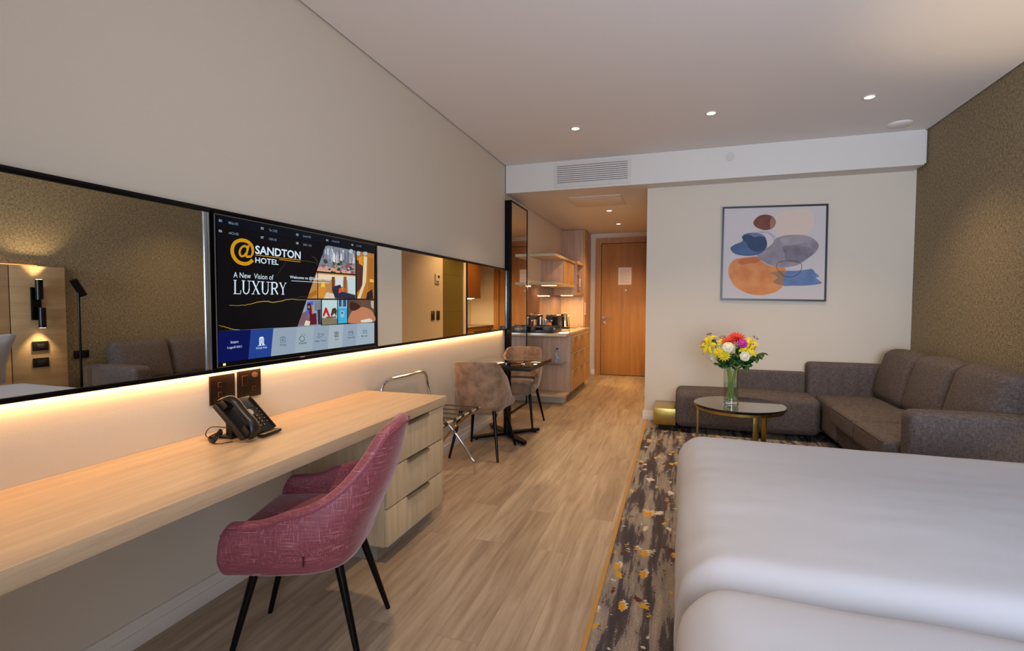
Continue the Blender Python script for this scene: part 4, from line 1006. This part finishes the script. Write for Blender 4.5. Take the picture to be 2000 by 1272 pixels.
ap([(530, 310), (580, 250), (660, 227), (740, 245), (782, 300), (770, 355), (720, 392), (650, 402), (580, 380), (540, 350)], '7a3e26', 2, ('5a2a1e',)+V)
ap([(745, 245), (782, 300), (770, 355), (725, 390), (715, 340), (722, 290)], '9a7260', 3, ('8a6252',)+V)
ap([(780, 500), (880, 465), (1000, 455), (1130, 465), (1220, 510), (1265, 570), (1240, 640), (1150, 720), (1040, 790), (900, 822), (760, 810), (640, 760), (570, 690), (620, 640), (700, 590), (760, 540)], '7c7480', 2, ('9a929a', 8, (1, 1, 1)))
ap([(860, 590), (1000, 575), (1150, 600), (1210, 650), (1130, 720), (1020, 770), (900, 750), (880, 660)], '6a626e', 3, ('7e7682', 14, (1, 1, 1)))
ap([(830, 500), (960, 480), (1090, 490), (1130, 530), (1020, 560), (880, 570)], 'a39ca2', 3, ('8f8890', 8, (1, 1, 1)))
ap([(268, 610), (310, 570), (380, 540), (410, 515), (398, 480), (430, 448), (500, 432), (580, 435), (650, 465), (680, 530), (675, 600), (620, 660), (540, 688), (430, 692), (320, 670)], '4a6690', 4, ('3a5680',)+V)
ap([(405, 480), (440, 458), (500, 462), (545, 482), (600, 470), (655, 485), (680, 545), (672, 600), (620, 640), (540, 640), (480, 600), (445, 540), (415, 520)], '1c3354', 5, ('26446c',)+V)
ap([(480, 440), (560, 436), (630, 455), (655, 478), (600, 470), (545, 482), (510, 460)], '5c6a94', 6, ('6e7aa2',)+V)
ap([(245, 880), (260, 800), (310, 740), (400, 715), (500, 705), (575, 703), (630, 760), (720, 805), (830, 822), (890, 835), (885, 920), (860, 1030), (800, 1090), (700, 1125), (580, 1137), (460, 1115), (350, 1060), (280, 980)], 'c87438', 3, ('d98f52', 7, (1, 1, 1)))
ap([(355, 765), (400, 728), (490, 710), (570, 705), (600, 740), (560, 770), (470, 780), (400, 795)], 'b8602c', 4, ('c26a34',)+V)
ap([(885, 868), (1000, 862), (1120, 850), (1190, 842), (1225, 880), (1270, 925), (1235, 938), (1262, 965), (1303, 1000), (1250, 1015), (1120, 1028), (980, 1030), (860, 1028), (868, 950)], '4f6c9a', 4, ('6480aa', 10, (1, 1, 1)))
ap([(720, 885), (800, 868), (885, 868), (868, 950), (860, 1020), (790, 1010), (750, 985), (800, 940), (760, 905)], '8c6a50', 5, ('9a7658',)+V)
ar.ln([au(*p) for p in [(800, 775), (850, 755), (930, 748), (1010, 755), (1065, 780), (1072, 825), (1050, 880), (1000, 920), (930, 933), (870, 920), (835, 880), (800, 845), (790, 810)]], .9, '2c2830', 8, True, True)
ar.ln([au(*p) for p in [(450, 530), (465, 590), (520, 630), (600, 640), (690, 615), (745, 570), (765, 520), (745, 470), (690, 435), (600, 430)]], .6, '4a3438', 8)
ar.ln([au(*p) for p in [(560, 425), (680, 418), (730, 445), (800, 500), (808, 550), (760, 610), (690, 640)]], .5, '8a7068', 8)
o = ar.build('print', pa, smooth=False, recalc=False)
for v in o.data.vertices: v.co -= cen
MB().poly([Vector((q[0], YW-.0225, q[1]))-cen for q in inn], mat('picture_back', '2a2420', .7), (0, .02, 0)).build('backing', pa, smooth=False)

# ------------------------------------------------------------------ sofa
so = thing('corner_sofa', 'grey-brown woven corner sofa with chaise below the picture', 'sofa', (0, 0, 0))
def chan(n_, amp, ax=0):
    return lambda q, p: Vector((q.x, q.y - amp*(abs(math.cos(p[0]*PI*n_/2))**6)*(-1 if p[1] < 0 else 0) if ax == 0 else q.y, q.z))
# chaise
MB().soft((2.632, 5.69, .248), (1.315, .51, .36), .06, M_SOFA, puff=(.006, .01, .02), n=(14, 6, 4)).build('chaise', so)
MB().soft((2.92, 5.90, .50), (.645, .10, .27), .03, M_SOFA, n=(30, 2, 4), fn=chan(5, .008)).build('low_backrest', so)
MB().soft((3.70, 5.85, .50), (.92, .20, .49), .045, M_SOFA, n=(48, 2, 5), fn=chan(7, .009)).build('corner_backrest', so)
# seats
MB().soft((3.735, 5.43, .27), (.86, .70, .33), .05, M_SOFA, puff=(0, 0, .012), n=(8, 8, 4)).build('corner_seat', so)
MB().soft((3.74, 4.46, .19), (.80, 1.30, .20), .03, M_SOFA, n=(6, 12, 3)).build('seat_base', so)
MB().soft((3.71, 4.765, .365), (.90, .625, .17), .045, M_SOFA, puff=(0, 0, .014), n=(8, 8, 2)).build('seat_cushion', so)
MB().soft((3.71, 4.145, .365), (.90, .61, .17), .045, M_SOFA, puff=(0, 0, .014), n=(8, 8, 2)).build('seat_cushion', so)
for yy, za in ((4.765, .365), (4.145, .365)):
    MB().tube([(3.268, yy-.27, za+.068), (3.262, yy-.28, za+.07), (3.262, yy+.28, za+.07)], .004, M_SOFA, 6).build('seat_piping', so)
MB().soft((4.09, 4.86, .40), (.13, 1.9, .72), .04, M_SOFA, n=(2, 14, 4)).build('rear_frame', so)
tr = Matrix.Rotation(R(14), 3, 'Y')
for yc, ln_ in ((5.43, .68), (4.77, .65), (4.13, .64)):
    MB().soft((3.925, yc, .655), (.20, ln_, .50), .08, M_SOFA, puff=(.03, 0, .025), n=(4, 9, 7), rot=tr).build('back_cushion', so)
MB().soft((3.74, 3.745, .375), (.80, .19, .60), .05, M_SOFA, puff=(0, .004, .008), n=(10, 2, 8)).build('armrest', so)
for (x, y) in ((2.05, 5.50), (3.2, 5.50), (2.05, 5.9), (3.42, 3.74), (4.05, 3.74), (3.42, 5.0)):
    MB().tube([(x, y, .11 if x > 3.3 else .09), (x, y, .006)], [.022, .016], M_BLACK, 12).build('leg', so)
bx = MB().box(1.752, 1.972, 5.49, 5.95, .066, .238, M_BRASS, .003); bx.build('brass_end_box', so)
MB().box(1.80, 1.93, 5.58, 5.92, .006, .066, M_BLACK).build('end_box_foot', so)
dk = thing('outlet_box', 'small black outlet plate on the wallpaper behind the sofa arm', 'socket', (W, 3.68, .78))
MB().box(-.012, 0, -.07, .07, -.04, .04, M_BLACK, .002).build('cover_plate', dk)
MB().box(-.014, -.012, -.02, .02, -.02, .02, M_KEY).build('rocker', dk)

# ------------------------------------------------------------------ coffee table, vase, flowers
ctb = thing('coffee_table', 'round coffee table with black glass top and brass frame', 'coffee table', (2.50, 4.80, .006))
MB().lathe([(.001, .432), (.368, .432), (.372, .436), (.372, .450), (.368, .454), (.001, .454)], (0, 0, 0), M_BLGLASS, 72).build('glass_top', ctb)
MB().lathe([(.345, .408), (.357, .408), (.357, .431), (.345, .431), (.345, .408)], (0, 0, 0), M_BRASS, 72).build('ring', ctb)
for a in (183, 286, 45):
    c_, s_ = math.cos(R(a)), math.sin(R(a)); rot = Matrix.Rotation(R(a), 3, 'Z')
    MB().box(c_*.34-.006, c_*.34+.006, s_*.34-.021, s_*.34+.021, .0, .408, M_BRASS, .001, rot=rot).build('leg', ctb)
bs_ = MB().lathe([(.335, .0), (.352, .0), (.352, .010), (.335, .010), (.335, 0)], (0, 0, 0), M_BRASS, 72); bs_.build('base_ring', ctb)
VX, VY, VZ = 2.435, 4.80, .4605
va = thing('glass_vase', 'clear heavy glass vase of mixed flowers on the round coffee table', 'vase', (VX, VY, VZ))
MB().lathe([(.001, 0), (.060, 0), (.063, .004), (.064, .15), (.066, .325), (.067, .33), (.0635, .33), (.0600, .15), (.058, .032), (.055, .026), (.001, .026)], (0, 0, 0), M_THIN, 48).build('glass', va)
MB().lathe([(.001, .001), (.058, .001), (.060, .006), (.0565, .0255), (.001, .0255)], (0, 0, 0), M_GLASS, 48).build('thick_base', va)
MB().lathe([(.001, .0262), (.0548, .0262), (.0578, .033), (.0596, .15), (.0598, .18), (.001, .18)], (0, 0, 0), M_THIN, 40).build('water', va)
M_STEM = mat('stem_green', '93a455', .5); M_LEAF = mat('leaf_green', '2c5a22', .45, vary=('1b4418', 20, (1, 1, 1)))
M_YEL = mat('petal_yellow', 'dcc81e', .5, sheen=.2); M_WHT = mat('petal_white', 'dcd8b8', .55); M_RED = mat('petal_red', 'c8362c', .5); M_MAG = mat('petal_magenta', 'a8208c', .5); M_ANT = mat('anther_brown', '5a2414', .7); M_LIME = mat('petal_lime', 'c9c634', .55)
def frame_to(n):
    n = n.normalized(); a = Vector((0, 0, 1)) if abs(n.z) < .9 else Vector((1, 0, 0))
    x = a.cross(n).normalized(); return Matrix((x, n.cross(x), n)).transposed()
def petal(b, M, org, fr, ang, ln_, wd, cup_, curl, m, n=6):
    """one petal growing out of org; fr: frame with local z = flower axis"""
    rot = Matrix.Rotation(ang, 3, 'Z'); rows = []
    for k in range(n+1):
        t = k/n; w_ = wd*math.sin(PI*min(.97, t*.86+.10))**.8
        r_ = ln_*t*math.cos(cup_*(1-t)); h = ln_*(t*math.sin(cup_)-curl*t*t)
        rows.append([org + fr @ (rot @ Vector((r_, s_*w_, h - abs(s_)*-.15*w_))) for s_ in (-1, 0, 1)])
    b.loops(rows, m, close=False)
def stem_points(p):
    d = Vector((p.x-VX, p.y-VY, 0)); d = d.normalized()*min(.046, d.length*.5+.008)
    a_ = random.uniform(0, 6.28); r_ = random.uniform(.005, .036)
    return Vector((VX, VY, VZ+.325))+d, VX-d.x*.35+math.cos(a_)*r_, VY-d.y*.35+math.sin(a_)*r_
def flower(name, kind, u, v, dy, size, mt, label, axis, grp='cut flowers in the glass vase'):
    p = px(u, v, y=VY+dy); loc = p; size = size*1.16
    t = thing(name, label, 'flower', p, 0, grp)
    a = frame_to(Vector(axis)); O = Vector((0, 0, 0)); b = MB()
    if kind == 'lily':
        for k in range(6): petal(b, None, O, a, k*PI/3+.2, size*(1 if k % 2 else .92), size*.23, .75, .55, mt, 8)
    if kind == 'rose':
        for ring, (n_, ln_, cu) in enumerate(((3, .5, 1.5), (4, .62, 1.38), (5, .74, 1.2), (6, .82, .95), (6, .8, .6))):
            for k in range(n_): petal(b, None, O, a, k*2*PI/n_+ring*.7, size*ln_, size*.55, cu, .05+.06*ring, mt, 6)
        b.soft(a @ Vector((0, 0, size*.25)), (size*1.0, size*1.0, size*.8), size*.38, mt, n=(2, 2, 2), rot=a)
    if kind == 'daisy':
        for ring, (n_, ln_, cu) in enumerate(((14, 1, .15), (13, .82, .4), (10, .6, .7), (8, .35, 1.1))):
            for k in range(n_): petal(b, None, a @ Vector((0, 0, ring*size*.05)), a, k*2*PI/n_+ring*.3, size*ln_, size*.13, cu, .1, mt, 4)
    b.build('blossom', t, solid=.0008, angle=70, recalc=False)
    if kind == 'lily':
        s_ = MB()
        for k in range(6):
            e = a @ (Matrix.Rotation(k*PI/3, 3, 'Z') @ Vector((size*.26, 0, size*.72)))
            s_.tube([O, e*.6, e], .0012, M_LIME, 5).tube([e-a @ Vector((.004, .006, 0)), e+a @ Vector((.004, .006, 0))], .0028, M_ANT, 6)
        s_.build('stamens', t)
    # stem down into the vase
    nk, bx_, by_ = stem_points(p)
    q = smoothpath([Vector((bx_, by_, VZ+.034)), nk, (nk+p)/2+Vector((0, 0, .015)), p], 6)
    MB().tube([w_-p for w_ in q], .0034, M_STEM, 7).build('stem', t)
    return t
flower('lily', 'lily', 1385, 676, -.06, .085, M_YEL, 'open yellow lily at the far left of the bouquet', (-.7, -.6, .25))
flower('lily', 'lily', 1388, 662, .03, .055, M_YEL, 'small yellow lily at the upper left of the bouquet', (-.3, -.2, .9))
flower('lily', 'lily', 1413, 670, .05, .07, M_YEL, 'yellow lily behind the red gerbera, upper left of centre', (-.2, -.4, .9))
flower('lily', 'lily', 1459, 682, -.06, .085, M_YEL, 'open yellow lily at the right of the bouquet', (.45, -.75, .3))
flower('lily', 'lily', 1468, 670, .03, .07, M_YEL, 'yellow lily at the upper right behind the magenta carnation', (.5, -.3, .8))
flower('chrysanthemum', 'daisy', 1402, 688, -.10, .045, M_YEL, 'yellow chrysanthemum below the left lily', (-.2, -.9, .3))
flower('chrysanthemum', 'daisy', 1414, 694, -.12, .05, M_YEL, 'larger yellow chrysanthemum below the upper white rose', (0, -.95, .25))
flower('rose', 'rose', 1422, 680, -.13, .048, M_WHT, 'white rose left of centre in the bouquet', (-.1, -.9, .35))
flower('rose', 'rose', 1453, 697, -.13, .045, M_WHT, 'white rose at the lower right of the bouquet', (.2, -.9, .25))
flower('rose', 'rose', 1392, 700, -.02, .034, M_WHT, 'white rosebud at the lower left edge of the bouquet', (-.7, -.5, -.1))
flower('gerbera', 'daisy', 1424, 668, -.05, .058, M_RED, 'red gerbera left of the other in the top of the bouquet', (-.2, -.6, .8))
flower('gerbera', 'daisy', 1439, 661, -.03, .065, M_RED, 'red gerbera topmost in the bouquet', (.05, -.6, .8))
flower('carnation', 'rose', 1449, 673, -.12, .042, M_MAG, 'magenta carnation right of the red gerberas', (.2, -.85, .4))
def branch(u, v, dy, n_, size, label, spread=.5, dense=False):
    p = px(u, v, y=VY+dy); t = thing('leafy_branch', label, 'foliage', p, 0, 'greenery in the glass vase')
    nk, bx_, by_ = stem_points(p); q = smoothpath([Vector((bx_, by_, VZ+.034)), nk, (nk+p)/2+Vector((0, 0, .02)), p], 8)
    MB().tube([w_-p for w_ in q], .003, M_STEM, 6).build('stem', t)
    b = MB(); L_ = len(q)
    for k in range(n_):
        i = int(L_*.42 + (L_*.58)*k/n_); i = min(i, L_-1); o_ = q[i]-p
        if q[i].z < VZ+.34: continue
        d = Vector((random.uniform(-1, 1), random.uniform(-1, .5), random.uniform(-.5, .7)))
        petal(b, None, o_, frame_to(Vector((-d.y, d.x, .8+random.uniform(-.4, .4)))), random.uniform(0, 6.28), size*random.uniform(.8, 1.15), size*.26, .25, .25, M_LEAF, 5)
    petal(b, None, Vector((0, 0, 0)), frame_to(Vector((0, -.4, 1))), 0 if p.x > VX else PI, size, size*.27, .1, .2, M_LEAF, 5)
    b.build('foliage', t, solid=.0006, angle=70, recalc=False)
for a in ((1486, 690, .0, 9, .065, 'long leafy sprig reaching far right of the bouquet'), (1476, 700, -.03, 8, .06, 'leafy sprig drooping right below the far right sprig'), (1458, 716, -.10, 8, .055, 'broad leaves over the right rim of the vase'),
          (1395, 668, .0, 8, .055, 'dark leafy sprig between the upper left lilies'), (1452, 664, .04, 8, .05, 'leafy sprig behind the topmost gerbera'), (1412, 706, -.09, 14, .06, 'green leaves in the middle left above the vase'),
          (1432, 702, -.11, 16, .06, 'dense green leaves in the centre of the bouquet'), (1440, 690, -.07, 16, .06, 'green leaves between the two white roses'), (1398, 714, -.06, 12, .05, 'leaves over the left rim of the vase'),
          (1424, 714, -.08, 16, .055, 'dark leaves just above the front vase rim'), (1405, 690, .02, 12, .055, 'green leaves behind the yellow chrysanthemums'), (1462, 706, .03, 12, .055, 'green leaves behind the lower white rose')):
    a = a[:4]+(a[4]*1.25,)+a[5:]
    branch(*a)

# ------------------------------------------------------------------ beds
def bed(y0, y1, lab, dl, far):
    t = thing('bed', lab, 'bed', (2.05, (y0+y1)/2, .006))
    h = (y1-y0)/2
    MB().box(.03, 2.0, -h+.05, h-.05, .05, .30, mat('bed_base', '4a423e', .8), .02).build('base', t)
    MB().soft((1.02, 0, .41), (1.98, 2*h-.08, .22), .05, M_LINEN, n=(6, 6, 2)).build('mattress', t)
    for (x, y) in ((.1, -h+.15), (.1, h-.15), (1.9, -h+.15), (1.9, h-.15)): MB().tube([(x, y, 0), (x, y, .05)], .02, M_BLACK, 10).build('leg', t)
    du = thing('duvet', dl, 'duvet', (2.0, (y0+y1)/2, .10))
    def fold(q, p):
        n_ = noise.noise(Vector((q.x*1.2, q.y*2.2, q.z*2+far)))*.012 + noise.noise(Vector((q.x*5, q.y*14, q.z*8+far)))*.003
        e = max(0, abs(p[0])-.82)/.18 if p[0] < 0 else 0
        ruck = 0
        if p[0] < -.6: ruck = .006*math.sin(q.y*26+q.z*9)*max(0, 1-abs(p[1]+.8)*2.2)
        return Vector((q.x - (n_*.6+ruck)*(1 if p[0] < -.5 else 0) - .012*math.cos(p[2]*2.2)*(1 if p[0] < -.5 else 0), q.y + n_*.5, q.z + (n_ if p[2] > 0 else 0)))
    MB().soft((.86, 0, .268), (1.72, y1-y0-.006, .496), .115, M_LINEN, puff=(0, .0, .022), n=(44, 36, 8), fn=fold).build('cover', du, angle=180)
    return t
bed(1.425, 2.965, 'bed beside the sofa, under the first white duvet', 'smooth white duvet on the bed nearer the sofa', 1.0)
bed(-.13, 1.415, 'bed nearest the window, under the second white duvet', 'white duvet on the bed in the lower right corner', 7.3)
def pillow(x, y, z, lab, rot_y, deco=False):
    t = thing('pillow', lab, 'pillow', (x, y, z), 0, 'pillows at the headboard')
    t.rotation_euler = (0, R(rot_y), 0)
    def pf(q, p):
        k = (1-abs(p[0])**3*.55)*(1-abs(p[1])**3*.55) if True else 1
        ex = .03*(abs(p[0])*abs(p[1]))**3
        return Vector((q.x*(1+ex*3-.05*(1-p[1]**2)), q.y*(1+ex*3-.05*(1-p[0]**2)), q.z*k))
    MB().soft((0, 0, 0), (.48, .68, .16), .07, M_LINEN, puff=(0, 0, .03), n=(8, 10, 2), fn=pf).build('pillow_case', t)
    if deco: MB().poly([(0, -.10, -.112), (.12, 0, -.118), (0, .10, -.112), (-.12, 0, -.112)], M_BLACK, (0, 0, -.004)).build('black_diamond', t)
pillow(3.86, 2.57, .82, 'upright white pillow with black diamond against the headboard', 68, True)
pillow(3.86, 1.86, .82, 'upright white pillow on the bed beside the sofa, nearer the window', 68)
# headboard
hb = thing('headboard', 'pale wood panelled headboard on the wallpapered wall', 'headboard', (W, 0, 0))
for y0, y1 in ((-.60, .80), (.81, 3.055), (3.065, 3.52)):
    MB().box(-.055, -.001, y0, y1, .06, 1.69, M_HEAD, .002).build('panel', hb)
MB().box(-.03, -.004, -.55, 3.3, 1.691, 1.70, mat('head_glow', 'ffc98a', .5, emit='ffb060', estr=1.2)).build('light_strip', hb)
lamp('headboard_strip_light', 'AREA', (W-.02, 1.2, 1.715), 6, LEDC, (R(180), 0, 0), shape='RECTANGLE', size=.03, size_y=3.6)
wl = thing('wall_lamp', 'black twin-cylinder reading lamp on the headboard', 'wall lamp', (W-.056, 3.26, 1.32))
MB().box(-.022, 0, -.04, .04, -.16, .16, M_BLACKM, .003).build('back_plate', wl)
def spot_tube(y, z0, z1, up):
    n_ = MB().lathe([(.001, z0), (.030, z0), (.030, z1), (.001, z1)], (-.075, y, 0), M_BLACKM, 24)
    n_.tube([(-.02, y, (z0+z1)/2), (-.06, y, (z0+z1)/2)], .008, M_BLACKM, 8); n_.build('lamp_tube', wl)
    zz = z1 if up else z0
    MB().lathe([(.001, zz), (.024, zz), (.024, zz+(.002 if up else -.002)), (.001, zz+(.002 if up else -.002))], (-.075, y, 0), M_BULB, 20).build('bulb', wl)
spot_tube(-.005, .04, .235, True); spot_tube(.012, -.235, -.04, False)
lamp('wall_lamp_up', 'SPOT', (W-.10, 3.255, 1.565), 30, (1, .74, .42), (R(180), 0, 0), spot_size=R(95), spot_blend=.6, shadow_soft_size=.02)
lamp('wall_lamp_down', 'SPOT', (W-.11, 3.272, 1.07), 14, (1, .74, .42), (0, 0, 0), spot_size=R(95), spot_blend=.6, shadow_soft_size=.02)
for z, lab in ((.902, 'black switch plate on the headboard under the reading lamp, upper of two'), (.737, 'black socket plate on the headboard, lower of two')):
    s_ = thing('switch_plate', lab, 'socket', (W-.0555, 3.287, z), 0, 'plates on the headboard')
    MB().box(-.010, 0, -.066, .066, -.046, .046, M_BLACK, .003).build('cover_plate', s_)
    MB().box(-.013, -.010, -.03, .03, -.022, .022, M_KEY, .001).build('rocker', s_)
fl = thing('floor_lamp', 'slim black floor lamp between the headboard and sofa arm', 'floor lamp', (3.94, 3.555, .006), R(0))
fl.location = (4.0, 3.05+.52, .006)
MB().lathe([(.001, 0), (.03, 0), (.03, .012), (.001, .014)], (0, 0, 0), M_BLACKM, 36).tube([(0, 0, .01), (0, 0, 1.44)], .011, M_BLACKM, 12).build('pole', fl)
hd_ = MB().tube([(0, -.045, 1.56), (0, .045, 1.40)], .035, M_BLACKM, 24); hd_.build('lamp_head', fl)
MB().tube([(0, 0, 1.44), (0, 0, 1.47)], .008, M_CHROME, 8).build('joint', fl)
